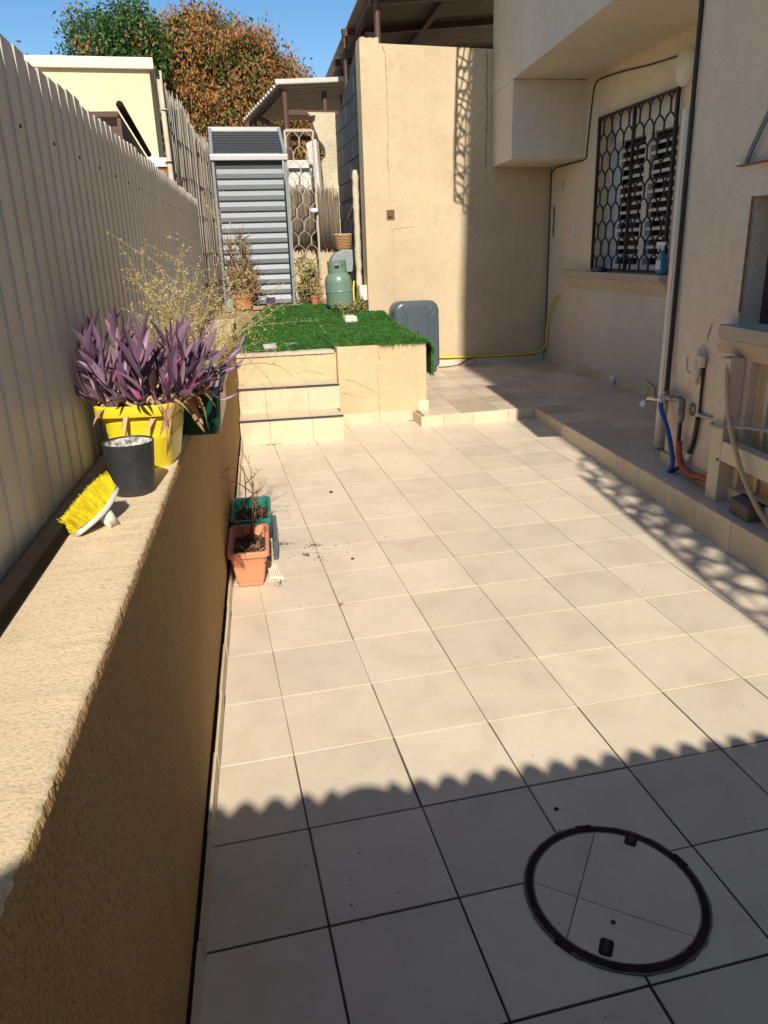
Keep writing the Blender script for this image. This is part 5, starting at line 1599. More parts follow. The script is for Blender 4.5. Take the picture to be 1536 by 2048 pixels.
# white slatted dish rack fragment beside the terracotta trough
wr = thing('white_rack', 'white ribbed plastic scrap on the floor beside the terracotta trough', 'plastic scrap', (0.075, 1.74, 0.05))
for k in range(5):
    mb = MB(); xx = 0.053+0.011*k
    zz0 = zf(xx, 1.7)+0.003
    mb.bar((xx+0.012, 1.665-0.003*k, zz0+0.004), (xx-0.004, 1.815-0.01*k, zz0+0.050-0.006*k), 0.0075, 0.005); mb.build('rib', M['cream_trim'], wr)
mb = MB(); mb.bar((0.055, 1.668, zf(.05, 1.66)+0.006), (0.125, 1.652, zf(.1, 1.65)+0.006), 0.016, 0.008); mb.build('crossbar', M['cream_trim'], wr)

# spilt dirt and crumbs
rs = random.Random(15)
dm = MB()
def crumbs(cx, cy, n, sx, sy, r0, r1, zfun):
    for k in range(n):
        x = cx+rs.gauss(0, sx); y = cy+rs.gauss(0, sy); r = rs.uniform(r0, r1)
        z = zfun(x, y)
        ph = rs.uniform(0, 6.28)
        vs = [(x+r*math.cos(ph+t*1.2566)*rs.uniform(.6, 1.2), y+r*math.sin(ph+t*1.2566)*rs.uniform(.6, 1.2), z+0.0006) for t in range(5)]
        vs.append((x, y, z+r*rs.uniform(0.35, 0.8)))
        dm.add(vs, [(t, (t+1) % 5, 5) for t in range(5)])
for (cx, cy, n, sx, sy) in ((0.14, 2.09, 90, 0.03, 0.018), (0.20, 2.08, 25, .04, .015), (0.331, 2.02, 70, .022, .012), (0.266, 1.904, 55, .012, .010), (0.33, 1.86, 35, .012, .05), (0.10, 1.60, 40, .012, .018),
                             (0.304, 4.12, 90, .04, .012), (0.42, 4.06, 40, .10, .02), (1.57, 4.53, 60, .03, .012), (0.341, 1.31, 14, .006, .008), (0.40, 1.95, 40, .09, .07), (0.35, 2.4, 40, .2, .35), (0.2, 1.9, 40, .15, .2)):
    crumbs(cx, cy, n, sx, sy, 0.0012, 0.0055, zf)
crumbs(0.9, 1.5, 90, 0.75, 1.6, 0.0010, 0.0032, zf)
crumbs(2.1, 2.0, 40, 0.2, 0.8, 0.0012, 0.0035, zf)
tag(dm.build('spilt_dirt', M['dirt']), 'scattered brown soil crumbs on the tiled floor', 'dirt', kind='stuff')
for (cx, cy, r, lb) in ((0.562, 2.845, 0.014, 'largest dark pebble on the sunlit tiles'), (0.487, 1.786, 0.010, 'dark pebble on the tiles right of the spilt soil'), (0.70, -0.11, 0.007, 'dark pebble on the shaded tile above the manhole'), (0.662, -0.497, 0.006, 'tiny pebble lying on the manhole cover')):
    mb = MB(); n = 8
    prof = [(0.0, 0.0), (r, 0.0005), (r*0.95, r*0.4), (r*0.5, r*0.7), (0, r*0.75)]
    mb.lathe(prof, (cx, cy, zf(cx, cy)+0.004*(cy < -0.4)), n)
    mb.v = [(x+rs.uniform(-.2, .2)*r, y+rs.uniform(-.2, .2)*r, z) for x, y, z in mb.v]
    tag(mb.build('pebble', M['stone_chip']), lb, 'pebble', 'pebbles on the yard floor')

# ------------------------------------------------------------------ terrace things
bk = thing('concrete_chip', 'small grey tile fragment at the front edge of the turf', 'tile fragment', (0.44, 4.9, 0.78))
mb = MB(); mb.box(-0.055, 0.055, -0.035, 0.035, -0.02, 0.012, Matrix.Translation((0.425, 4.86, 0.778)) @ Matrix.Rotation(0.3, 4, 'X') @ Matrix.Rotation(0.1, 4, 'Z')); mb.build('chip', M['concrete'], bk, bevel=0.004)
wb = thing('white_stone', 'white painted stone among weeds at the back of the turf', 'stone', (1.378, 6.15, 0.85))
mb = MB(); mb.rrect_loft([(0.062, 0.045, 0.015, 0.0), (0.066, 0.05, 0.02, 0.03), (0.058, 0.045, 0.02, 0.06), (0.03, 0.02, 0.01, 0.068)], n=3, T=Matrix.Translation((1.378, 6.12, gz(1.378, 6.12)+0.004)) @ Matrix.Rotation(0.2, 4, 'Z'), capt=True)
mb.v = [(x+rs.uniform(-.006, .006), y+rs.uniform(-.006, .006), z+rs.uniform(-.005, .005)) for x, y, z in mb.v]
mb.build('stone', M['whitewash'], wb)
scr = MB()
for (x, y, a) in ((0.22, 6.0, 0.1), (0.45, 5.02, 0.05), (0.62, 5.0, -0.4), (0.25, 6.25, 0.7), (0.60, 4.93, 0.9)):
    L_ = 0.06; zz = gz(x, y)+0.026
    scr.bar((x-L_*math.cos(a), y-L_*math.sin(a), zz), (x+L_*math.cos(a), y+L_*math.sin(a), zz+0.003), 0.006, 0.002)
tag(scr.build('plastic_strips', M['palegrey']), 'thin pale plastic strips littering the turf', 'litter', kind='stuff')

# gas cylinder
GC = (1.455, 7.06); gzb = 0.880
gc = thing('gas_cylinder', 'sage green gas cylinder at the back of the turf', 'gas cylinder', (GC[0], GC[1], gzb))
prof = [(0.0, 0.0), (0.10, 0.0), (0.135, 0.02), (0.152, 0.055), (0.153, 0.07), (0.153, 0.188), (0.1535, 0.192), (0.157, 0.195), (0.157, 0.203), (0.1535, 0.206), (0.153, 0.21), (0.153, 0.29), (0.151, 0.31), (0.140, 0.355), (0.11, 0.392), (0.07, 0.41), (0.0, 0.415)]
TGc = Matrix.Translation((GC[0], GC[1], gzb+0.02)) @ Matrix.Rotation(R_(-3), 4, 'Y')
mb = MB(); mb.lathe(prof, (0, 0, 0), 36, T=TGc); mb.build('tank', M['gas'], gc, smooth=True, angle=60)
mb = MB(); mb.lathe([(0.095, 0.0), (0.105, 0.0), (0.105, 0.03), (0.095, 0.03), (0.095, 0.0)], (0, 0, -0.022), 28, T=TGc); mb.build('foot_ring', M['gas'], gc, smooth=True, angle=40)
# collar with a hand hole facing the camera
mb = MB()
n = 48; r0 = 0.100
def coll(z0, z1, skip):
    for k in range(n):
        t0 = 2*math.pi*k/n; t1 = 2*math.pi*(k+1)/n
        tm = math.degrees((t0+t1)/2) % 360
        if any(a < tm < b for a, b in skip): continue
        p = []
        for z_ in (z0, z1):
            for r_, t in ((r0, t0), (r0+0.006, t0), (r0+0.006, t1), (r0, t1)):
                p.append(TGc @ Vector((r_*math.cos(t), r_*math.sin(t), z_)))
        mb.hexa(p)
coll(0.385, 0.445, ()); coll(0.445, 0.495, ((243, 300), (60, 120))); coll(0.495, 0.525, ())
mb.build('collar', M['gas'], gc)
mb = MB(); mb.lathe([(0.018, 0.41), (0.018, 0.45), (0.026, 0.45), (0.026, 0.48), (0.0, 0.48)], (0, 0, 0), 12, T=TGc); mb.build('valve', M['galv'], gc, smooth=True, angle=40)
mb = MB(); mb.box(1.33, 1.56, 6.88, 7.16, 0.84, 0.879); cbk = thing('concrete_pad', 'grey concrete slab under the gas cylinder', 'slab', (1.45, 7.0, 0.86)); mb.build('slab', M['concrete'], cbk, bevel=0.006)
# grey rounded cover behind it
gcv = thing('meter_cover', 'grey plastic cover with one rounded corner behind the gas cylinder', 'cover', (1.55, 7.38, 1.2))
def prof_extr(pts, y0, y1, mat, name, parent, T_=None, bevel=0.008):
    m_ = MB(); n_ = len(pts)
    vs = [Vector((x, y0, z)) for x, z in pts]+[Vector((x, y1, z)) for x, z in pts]
    if T_ is not None: vs = [T_ @ v for v in vs]
    m_.add(vs, [tuple(range(n_)), tuple(reversed(range(n_, 2*n_)))]+[((i+1) % n_, i, n_+i, n_+(i+1) % n_) for i in range(n_)])
    return m_.build(name, mat, parent, bevel=bevel, fix=True)
pts = [(1.40, 1.285)] + [(1.40+0.17*(1-math.cos(t)), 1.37+0.165*math.sin(t)) for t in [R_(a) for a in range(0, 91, 10)]] + [(1.66, 1.535), (1.69, 1.505), (1.655, 1.31), (1.64, 1.295)]
prof_extr(pts[::-1], 7.26, 7.44, M['grey_cover'], 'cover', gcv)
mb = MB(); mb.box(1.43, 1.63, 7.30, 7.42, 0.86, 1.30); mb.build('stand', M['suitcase_dark'], gcv)
# wicker basket
bs = thing('wicker_basket', 'small brown wicker basket on top of the grey cover', 'basket', (1.57, 7.35, 1.535))
def basket(cx, cy, z0, r0, r1, h):
    mb = MB(); rows = 9; n = 44
    for i in range(rows):
        t = (i+0.5)/rows
        r = r0+(r1-r0)*t**0.8
        pts = []
        for k in range(n+1):
            a = 2*math.pi*k/n
            w = 0.0045*math.sin(a*11+(math.pi if i % 2 else 0))
            pts.append((cx+(r+w)*math.cos(a), cy+(r+w)*math.sin(a), z0+0.012+(h-0.02)*t))
        mb.tube(pts, 0.0078, 5)
    mb.build('woven_strand', M['wicker'], bs, smooth=True)['kind'] = 'stuff'
    mb = MB()
    for k in range(22):
        a = 2*math.pi*k/22
        mb.tube([(cx+r0*math.cos(a), cy+r0*math.sin(a), z0), (cx+r1*math.cos(a), cy+r1*math.sin(a), z0+h)], 0.003, 4)
    mb.build('stake', M['wicker'], bs)['kind'] = 'stuff'
    mb = MB(); mb.tube([(cx+(r1+0.002)*math.cos(2*math.pi*k/40), cy+(r1+0.002)*math.sin(2*math.pi*k/40), z0+h) for k in range(41)], 0.008, 6); mb.build('rim', M['pole'], bs, smooth=True)
    mb = MB(); mb.lathe([(0, 0), (r0, 0), (r0, 0.012), (0, 0.012)], (cx, cy, z0), 24); mb.build('base', M['wicker'], bs)
basket(1.575, 7.35, 1.537, 0.078, 0.108, 0.165)
# white box and stone post by the block wall
wx = thing('white_box', 'white electrical box on the wall corner beside the gas cylinder', 'box', (1.67, 6.84, 1.1))
mb = MB(); mb.box(1.632, 1.713, 6.81, 6.93, 1.0, 1.16); mb.build('box', M['offwhite'], wx, bevel=0.006)
mb = MB(); mb.box(1.628, 1.6315, 6.82, 6.92, 1.01, 1.15); mb.build('lid', M['white'], wx, bevel=0.001)
ps = thing('stone_post', 'rough whitish post standing against the dark block wall', 'post', (1.66, 7.0, 0.9))
mb = MB(); n = 24
pts = [(1.663+rs.gauss(0, .002), 6.985+rs.gauss(0, .002), 0.88+1.46*k/n) for k in range(n+1)]
mb.tube(pts, [0.034+rs.gauss(0, .0022) for k in range(n)]+[0.022], 9); mb.build('post', M['rough_stone'], ps, smooth=True)
crack(fw, [(sidex(7.02)-0.0035, 7.05, 2.30), (sidex(7.25)-0.0035, 7.30, 2.14), (sidex(7.5)-0.0035, 7.6, 2.0), (sidex(8)-0.0035, 8.0, 1.88)], 0.03, (-1, 0.035, 0), 'mortar_streak', M['rough_stone'])
cable('gas_hose', [(1.60, 7.02, 0.9), (1.603, 7.02, 1.0), (1.605, 7.03, 1.12), (1.62, 7.06, 1.2)], 0.010, M['hose_yellow'], 'short yellow gas hose standing behind the gas cylinder', 'hose')
# small pots and planks at the foot of the shed
def rpot(name, label, cx, cy, z0, r0, r1, h, mat, rim=0.0, cat='pot', soil=True):
    o = thing(name, label, cat, (cx, cy, z0))
    pr = [(0, 0.002), (r0*0.95, 0.002), (r0, 0.0), (r1-0.003, h*0.80), (r1-0.003+rim, h*0.81), (r1+rim, h), (r1-0.005, h), (r1-0.012, h*0.75)]
    mb = MB(); mb.lathe(pr, (cx, cy, z0), 28); mb.build('pot_wall', mat, o, smooth=True, angle=40)
    if soil:
        mb = MB(); mb.lathe([(r1-0.010, h*0.8), (0, h*0.84)], (cx, cy, z0), 20); mb.build('soil', M['soil'], o)
    return o
rpot('purple_pot', 'small glossy purple pot in front of the slatted shed', 0.722, 7.62, 0.932, 0.045, 0.056, 0.10, M['purple_pot'])
rpot('clay_pot', 'tiny orange clay pot left of the gas cylinder', 1.235, 7.55, 0.935, 0.038, 0.052, 0.095, M['terracotta2'], 0.004)
rpot('grey_pot', 'small grey pot left of the aloe in the shade', 0.235, 7.5, 0.90, 0.05, 0.06, 0.12, M['grey_cover'])
mb = MB(); mb.box(0.50, 1.06, 7.52, 7.60, 0.905, 0.945); tag(mb.build('plank', M['wood'], None, bevel=0.004), 'weathered plank lying along the foot of the slatted shed', 'plank', 'planks behind the turf')
mb = MB(); mb.box(1.08, 1.40, 7.50, 7.56, 0.895, 0.925, Matrix.Translation((0, 0, 0)) ); tag(mb.build('plank', M['wood'], None, bevel=0.004), 'short plank between the slatted shed and the gas cylinder', 'plank', 'planks behind the turf')
mb = MB(); mb.bar((1.30, 7.30, 0.90), (1.42, 7.42, 0.98), 0.05, 0.012); tag(mb.build('white_board', M['white'], None), 'scrap of white board leaning left of the gas cylinder', 'board')

# aloe in clay pot
al = thing('potted_aloe', 'spiky reddish aloe in a big clay pot in front of the shed', 'potted plant', (0.42, 7.62, 0.92))
ac_ = (0.40, 7.60, 0.918)
mb = MB(); mb.lathe([(0, 0.002), (0.095, 0.0), (0.125, 0.13), (0.140, 0.132), (0.143, 0.17), (0.128, 0.17), (0.12, 0.12)], ac_, 30); mb.build('clay_pot', M['terracotta2'], al, smooth=True, angle=40)
mb = MB(); mb.lathe([(0.122, 0.14), (0, 0.15)], ac_, 20); mb.build('soil', M['soil'], al)
def aloe_leaf(name, bend):
    n = 7; vs = []; fs = []
    for i in range(n+1):
        t = i/n; w = 0.052*(1-t)**0.8*(0.55+0.45*min(1, t*4)); th = w*0.35
        x = t-0.1*abs(bend)*t*t; z = bend*t*t*0.6
        vs += [(x, -w, z+w*0.5), (x, 0, z-th), (x, w, z+w*0.5), (x, 0, z+th*0.2)]
    for i in range(n):
        a = i*4
        for k in range(4): fs.append((a+k, a+(k+1) % 4, a+4+(k+1) % 4, a+4+k))
    m_ = MB(); m_.add(vs, fs); return m_.mesh(name, M['aloe_leaf'], smooth=True)
AL = [aloe_leaf('leaf', b) for b in (-0.55, -0.25, 0.35, 0.7)]
rs = random.Random(31)
stm = MB()
heads = [(-.10, -.02, .50), (0.03, 0, .62), (.06, .03, .50), (-.05, .04, .38), (.12, -.03, .30), (.15, .02, .20), (-.14, 0, .28), (.02, -.06, .28), (-.03, -.08, .18), (.08, -.08, .14), (-.10, -.06, .10), (.16, -.04, .08), (0, 0, .10)]
for (hx, hy, hz) in heads:
    hd = Vector((ac_[0]+hx, ac_[1]+hy, ac_[2]+0.16+hz))
    stm.tube(spline([(ac_[0]+hx*0.4, ac_[1]+hy*0.4, ac_[2]+0.14), (ac_[0]+hx*0.8, ac_[1]+hy*0.8, ac_[2]+0.16+hz*0.5), hd], 3), 0.010, 6)
    for k in range(16):
        a = k*2.4+rs.uniform(-.3, .3); e = 1.25-1.35*(k/16)+rs.uniform(-.2, .2)
        e = 1.2-1.3*((15-k)/15) if k > 3 else rs.uniform(-.4, .2)
        d = (math.cos(a)*math.cos(e), math.sin(a)*math.cos(e), math.sin(e))
        inst('leaf', rs.choice(AL), al, leafM(hd+Vector((0, 0, -0.004*(16-k))), d, (0, 0, 1), rs.uniform(0.12, 0.235)))
stm.build('stem', M['twig'], al, smooth=True)
V = []; F = []
def scatter_leaves(n, fn, s0, s1, V, F, rs, asp=0.45):
    for k in range(n):
        c, d = fn()
        u = Vector(d).normalized(); w = u.cross(Vector((rs.gauss(0, 1), rs.gauss(0, 1), rs.gauss(0, 1)))).normalized()
        s_ = rs.uniform(s0, s1); kk = len(V)
        c = Vector(c)
        V.extend([c, c+u*s_*0.5+w*s_*asp*0.5, c+u*s_, c+u*s_*0.5-w*s_*asp*0.5]); F.append((kk, kk+1, kk+2, kk+3))
def fn():
    a = rs.uniform(0, 6.28); r = 0.17*math.sqrt(rs.random())
    return (ac_[0]+0.02+r*math.cos(a), ac_[1]+r*math.sin(a), ac_[2]+0.15+rs.uniform(0, .3)), (rs.gauss(0, 1), rs.gauss(0, 1), rs.gauss(-.4, .6))
scatter_leaves(700, fn, 0.05, 0.12, V, F, rs, 0.09)
ob = link_mesh('withered_leaves', npmesh('withered_leaves', [tuple(p) for p in V], F, M['dry_leaf']), al); ob['kind'] = 'stuff'

# weeds
def weed_clump(name, label, cx, cy, z0, r, h, n, s0, s1, seed, mat=None, asp=0.3, lean=0.5):
    rs = random.Random(seed)
    o = thing(name, label, 'weed', (cx, cy, z0))
    V = []; F = []; mb = MB()
    for k in range(max(5, n//26)):
        a = rs.uniform(0, 6.28); q = rs.uniform(0.1, 1)
        p0 = Vector((cx+r*0.4*q*math.cos(a), cy+r*0.4*q*math.sin(a), z0)); p1 = Vector((cx+r*q*math.cos(a), cy+r*q*math.sin(a), z0+h*rs.uniform(.4, 1)))
        pm_ = p0.lerp(p1, .5)+Vector((rs.gauss(0, .02), rs.gauss(0, .02), .03))
        pts = spline([p0, pm_, p1], 5); mb.tube(pts, 0.003, 4, cap=False)
        for q_ in range(26):
            t = rs.uniform(0.1, 1); p = pts[int(t*(len(pts)-1))]
            kk = len(V); u = Vector((rs.gauss(0, 1), rs.gauss(0, 1), rs.gauss(.3, .6))).normalized(); w = u.cross(Vector((rs.gauss(0, 1), rs.gauss(0, 1), rs.gauss(0, 1)))).normalized(); s_ = rs.uniform(s0, s1)
            V.extend([p, p+u*s_*.5+w*s_*asp*.5, p+u*s_, p+u*s_*.5-w*s_*asp*.5]); F.append((kk, kk+1, kk+2, kk+3))
    mb.build('stems', M['straw'], o)
    link_mesh('leaves', npmesh('leaves', [tuple(p) for p in V], F, mat or M['weed']), o)['kind'] = 'stuff'
    return o
weed_clump('weed', 'tall leafy weed growing behind the lattice gate beside the shed', 1.17, 7.72, 0.93, 0.17, 0.62, 520, 0.04, 0.09, 1)
weed_clump('weed', 'low bushy green weed left of the gas cylinder', 1.15, 7.66, 0.93, 0.13, 0.26, 520, 0.04, 0.085, 2)
weed_clump('weed', 'dry straggling weed right of the low bushy one', 1.33, 7.72, 0.93, 0.11, 0.48, 330, 0.03, 0.06, 3, M['dry_leaf'])
weed_clump('weed', 'straggly weed in front of the gas cylinder by the white stone', 1.50, 6.75, 0.865, 0.20, 0.17, 420, 0.02, 0.05, 4)
weed_clump('weed', 'dry tuft round the white stone on the turf', 1.40, 6.25, 0.84, 0.12, 0.05, 130, 0.02, 0.045, 5, M['straw'])
weed_clump('weed', 'green weed at the wall corner below the white box', 1.63, 6.76, 0.87, 0.08, 0.20, 260, 0.02, 0.05, 6)

# slatted shed
sh = thing('slatted_shed', 'narrow grey shed with horizontal slats and sloping roof behind the turf', 'shed', (0.61, 7.9, 0.93))
SXL, SXR, SY0 = 0.205, 1.025, 7.80
SZ0, SZ1 = 0.935, 2.53
mb = MB(); mb.box(SXL+0.03, SXR-0.03, SY0+0.03, SY0+0.50, SZ0, SZ1); mb.build('shed_body', M['louvre_dark'], sh)
N = 13; ph = (SZ1-SZ0-0.09)/N
for k in range(N):
    z0 = SZ0+0.01+k*ph
    mb = MB()
    a, b = SXL+0.036, SXR-0.036
    vs = []
    for x_ in (a, b):
        vs += [(x_, SY0+0.030, z0), (x_, SY0+0.010, z0+0.010), (x_, SY0-0.002, z0+ph*0.48), (x_, SY0+0.024, z0+ph*0.90), (x_, SY0+0.030, z0+ph*0.90)]
    mb.add(vs, [(0, 1, 6, 5)[::-1], (1, 2, 7, 6)[::-1], (2, 3, 8, 7)[::-1], (3, 4, 9, 8)[::-1], (0, 1, 2, 3, 4), (9, 8, 7, 6, 5)])
    mb.build('slat', M['louvre'], sh)
for x_ in (SXL, SXR):
    mb = MB(); mb.box(x_-0.018 if x_ == SXR else x_-0.012, x_+0.018, SY0-0.012, SY0+0.03, SZ0-0.005, SZ1); mb.build('upright', M['louvre'], sh, bevel=0.003)
RZ0, RZ1, RY1 = SZ1+0.055, 2.885, 8.15
mb = MB(); mb.hexa([(SXL-0.03, SY0-0.035, SZ1-0.005), (SXR+0.03, SY0-0.035, SZ1-0.005), (SXR+0.03, SY0+0.02, SZ1-0.005), (SXL-0.03, SY0+0.02, SZ1-0.005), (SXL-0.03, SY0-0.035, RZ0), (SXR+0.03, SY0-0.035, RZ0), (SXR+0.03, SY0+0.02, RZ0+0.02), (SXL-0.03, SY0+0.02, RZ0+0.02)]); mb.build('gutter_front', M['alu'], sh, bevel=0.006)
for k in range(9):
    t0, t1 = k/9, (k+0.90)/9
    p = lambda t, u, d: (SXL+(0.02 if u == 0 else 0), SY0+0.02+(RY1-SY0-0.02)*t, RZ0+(RZ1-RZ0)*t+d)
    mb = MB()
    xs = (SXL+0.02+0.02*t0, SXR-0.02-0.01*t0)
    y0_, y1_ = SY0+0.02+(RY1-SY0-0.02)*t0, SY0+0.02+(RY1-SY0-0.02)*t1
    z0_, z1_ = RZ0+(RZ1-RZ0)*t0, RZ0+(RZ1-RZ0)*t1
    mb.hexa([(xs[0], y0_, z0_-.01), (xs[1], y0_, z0_-.01), (xs[1], y1_, z1_-.01), (xs[0], y1_, z1_-.01), (xs[0], y0_-0.008, z0_+.012), (xs[1], y0_-0.008, z0_+.012), (xs[1], y1_, z1_), (xs[0], y1_, z1_)])
    mb.build('roof_slat', M['louvre_dark'], sh)
for x_, dx in ((SXL, 0.02), (SXR, -0.01)):
    mb = MB(); mb.bar((x_, SY0+0.01, RZ0+0.01), (x_+dx, RY1, RZ1+0.015), 0.036, 0.03); mb.build('roof_edge', M['louvre'], sh)
mb = MB(); mb.bar((SXL, RY1, RZ1+0.012), (SXR, RY1, RZ1+0.012), 0.03, 0.04); mb.build('ridge_trim', M['alu'], sh)
mb = MB(); mb.hexa([(SXL+.03, RY1, SZ0), (SXR-.03, RY1, SZ0), (SXR-.03, RY1+.02, SZ0), (SXL+.03, RY1+.02, SZ0), (SXL+.03, RY1, RZ1), (SXR-.03, RY1, RZ1), (SXR-.03, RY1+.02, RZ1), (SXL+.03, RY1+.02, RZ1)]); mb.build('back_panel', M['louvre_dark'], sh)

# lattice gate
lg = thing('lattice_gate', 'cream iron lattice gate beside the slatted shed', 'gate', (1.2, 8.02, 1.0))
GX0, GX1, GZ0, GZ1 = 1.065, 1.395, 0.98, 2.865
gm = lambda u, w: Vector((GX0+u, 8.02, GZ0+w))
lattice_bars(GX1-GX0-0.02, GZ1-GZ0-0.02, 4, 0.31, 0.034, 0.0045, lambda u, w: gm(u+0.01, w+0.01), lg, M['lattice'])
for u in (0, GX1-GX0):
    mb = MB(); mb.bar(gm(u, 0), gm(u, GZ1-GZ0), 0.022, 0.022); mb.build('frame_upright', M['lattice'], lg)
for w in (0.011, GZ1-GZ0):
    mb = MB(); mb.bar(gm(0.011, w), gm(GX1-GX0-0.011, w), 0.022, 0.03); mb.build('frame_rail', M['lattice'], lg)
# back wall pieces
bw = thing('garden_back_wall', 'low beige wall patched with whitewash behind the lattice gate', 'wall', (1.4, 8.5, 0.9))
mb = MB(); mb.box(1.04, 1.715, 8.42, 8.58, 0.7, 1.66); mb.build('wall_base', M['stucco'], bw)
mb = MB(); mb.box(1.04, 1.42, 8.50, 8.62, 1.661, 2.60); mb.build('whitewashed_part', M['whitewash'], bw, bevel=0.01)
sw = thing('broken_wall_stub', 'broken stub of rough plastered wall beside the dark block wall', 'wall', (1.6, 8.65, 1.7))
edge = [(1.44, 3.15), (1.47, 3.11), (1.545, 3.115), (1.53, 3.05), (1.50, 3.04), (1.52, 2.97), (1.55, 2.90), (1.575, 2.84), (1.60, 2.80), (1.63, 2.77), (1.645, 2.72), (1.635, 2.65), (1.60, 2.63), (1.585, 2.55), (1.59, 2.4), (1.585, 1.665)]
pts = [(1.782, 1.665), (1.785, 3.15)] + [(x+rnd.uniform(-.006, .006), z+rnd.uniform(-.006, .006)) for x, z in edge]
prof_extr(pts[::-1], 8.63, 8.80, M['rough_stone'], 'stub', sw, bevel=0)
wc = thing('white_slab', 'leaning white plastered slab fragment beside the lattice gate', 'slab', (1.5, 8.3, 2.2))
mb = MB(); mb.hexa([(1.43, 8.46, 2.19), (1.51, 8.40, 2.17), (1.56, 8.52, 2.25), (1.46, 8.52, 2.22), (1.37, 8.46, 2.78), (1.49, 8.40, 2.83), (1.545, 8.52, 2.80), (1.40, 8.52, 2.80)]); mb.build('slab', M['whitewash'], wc, bevel=0.012)
# reed screens
def reeds(name, fn, n, seed, parent=None, mat='reed'):
    rs = random.Random(seed); mb = MB()
    for k in range(n):
        t = (k+rs.uniform(-.3, .3))/n
        a, b = fn(t, rs)
        r = rs.uniform(0.0035, 0.0065)
        mid_ = Vector(a).lerp(Vector(b), 0.5)+Vector((rs.gauss(0, .006), rs.gauss(0, .006), 0))
        mb.tube([a, mid_, b], [r, r, r*0.7], 5, cap=True)
    o = mb.build(name, M[mat], parent, smooth=True); o['kind'] = 'stuff'
    return o
rf = thing('reed_fence', 'weathered grey reed screen fence behind the metal fence', 'fence', (0.0, 6, 1.0))
def rfx(y): return -0.235+0.19*(y-5.6)
def fr(t, rs):
    y = 5.62+2.22*t
    off = rs.uniform(-0.014, 0.0)
    top = 2.90-0.28*t+0.04*math.sin(y*5.1)+rs.gauss(0, 0.03)
    return (rfx(y)+off+rs.gauss(0, .003), y, 0.75), (rfx(y)+off+rs.gauss(0, .009), y+rs.gauss(0, .022), top)
reeds('reeds', fr, 380, 12, rf)
for z_ in (1.25, 1.55, 1.9, 2.2, 2.5):
    mb = MB(); mb.tube([(rfx(5.6+0.2*q)+0.008, 5.6+0.2*q, z_+rnd.uniform(-.03, .03)) for q in range(12)], 0.003, 5); mb.build('tie_wire', M['crack'], rf)
for q, (dy, top, r, lean) in enumerate(((0.0, 2.90, 0.024, 0.0), (0.05, 2.86, 0.017, 0.015), (0.09, 2.98, 0.013, -0.01), (0.13, 2.93, 0.010, 0.02))):
    mb = MB(); mb.tube([(rfx(5.55)+0.01, 5.54+dy, 0.9), (rfx(5.55)+0.01, 5.54+dy+lean*0.5, 2.0), (rfx(5.55)+0.005-lean, 5.54+dy+lean, top)], [r, r, r*0.7], 7); mb.build('pole', M['pole'], rf, smooth=True)
for z_ in (2.28, 2.68):
    mb = MB(); mb.tube([(rfx(5.6)+0.035*math.cos(a), 5.61+0.10*math.sin(a), z_) for a in [k*math.pi/8 for k in range(17)]], 0.005, 5); mb.build('tie', M['white'] if z_ > 2.5 else M['black'], rf)
rm = thing('reed_mat', 'worn reed mat hanging on the garden back wall', 'reed mat', (1.4, 8.38, 1.6))
def fm(t, rs):
    x = 1.10+0.63*t
    bot = 1.60+rs.gauss(0, 0.025)-0.10*max(0, t-0.75)*2; top = 2.27+rs.gauss(0, 0.05)-0.08*t
    return (x, 8.37+rs.gauss(0, .006), bot), (x+rs.gauss(0, .01), 8.385+rs.gauss(0, .008), top)
reeds('reeds', fm, 330, 13, rm, 'reed_brown')
wgw = thing('white_glove', 'small white rag caught in the lattice gate', 'rag', (1.36, 8.0, 1.98))
mb = MB(); mb.rrect_loft([(0.03, 0.02, 0.012, 0), (0.05, 0.03, 0.02, 0.02), (0.045, 0.025, 0.02, 0.045), (0.02, 0.012, 0.01, 0.055)], T=Matrix.Translation((1.355, 7.985, 1.965)), capt=True); mb.build('rag', M['white'], wgw, smooth=True)

# main corrugated roof behind the tall wall
def roof(name, label, x0, x1, y0, y1, zfun, per, amp, mat, skew, posts, beams, loc):
    o = thing(name, label, 'roof', loc)
    mb = MB(); n = int((y1-y0)/per*6); vs = []; nx_ = 5
    for i in range(n+1):
        y = y0+(y1-y0)*i/n
        w = amp*math.sin(2*math.pi*(y-y0)/per)
        for j in range(nx_+1):
            x = x0+(x1-x0)*j/nx_+skew*(y-y0)
            vs.append((x, y+0.084*(x-x0), zfun(x, y)+w))
    fs = [(i*(nx_+1)+j, i*(nx_+1)+j+1, (i+1)*(nx_+1)+j+1, (i+1)*(nx_+1)+j) for i in range(n) for j in range(nx_)]
    mb.add(vs, fs)
    ro = mb.build('roof_sheet', mat, o, smooth=True)
    s_ = ro.modifiers.new('thick', 'SOLIDIFY'); s_.thickness = 0.004
    for (a, b, w) in beams:
        mb = MB(); mb.bar(a, b, w, w*1.3); mb.build('beam', M['brown_steel'], o)
    for (a, b, r) in posts:
        mb = MB(); mb.tube([a, b], r, 12); mb.build('post', M['brown_steel'], o, smooth=True, angle=50)
    return o
ex = lambda y: 1.80+0.081*(y-6.9)
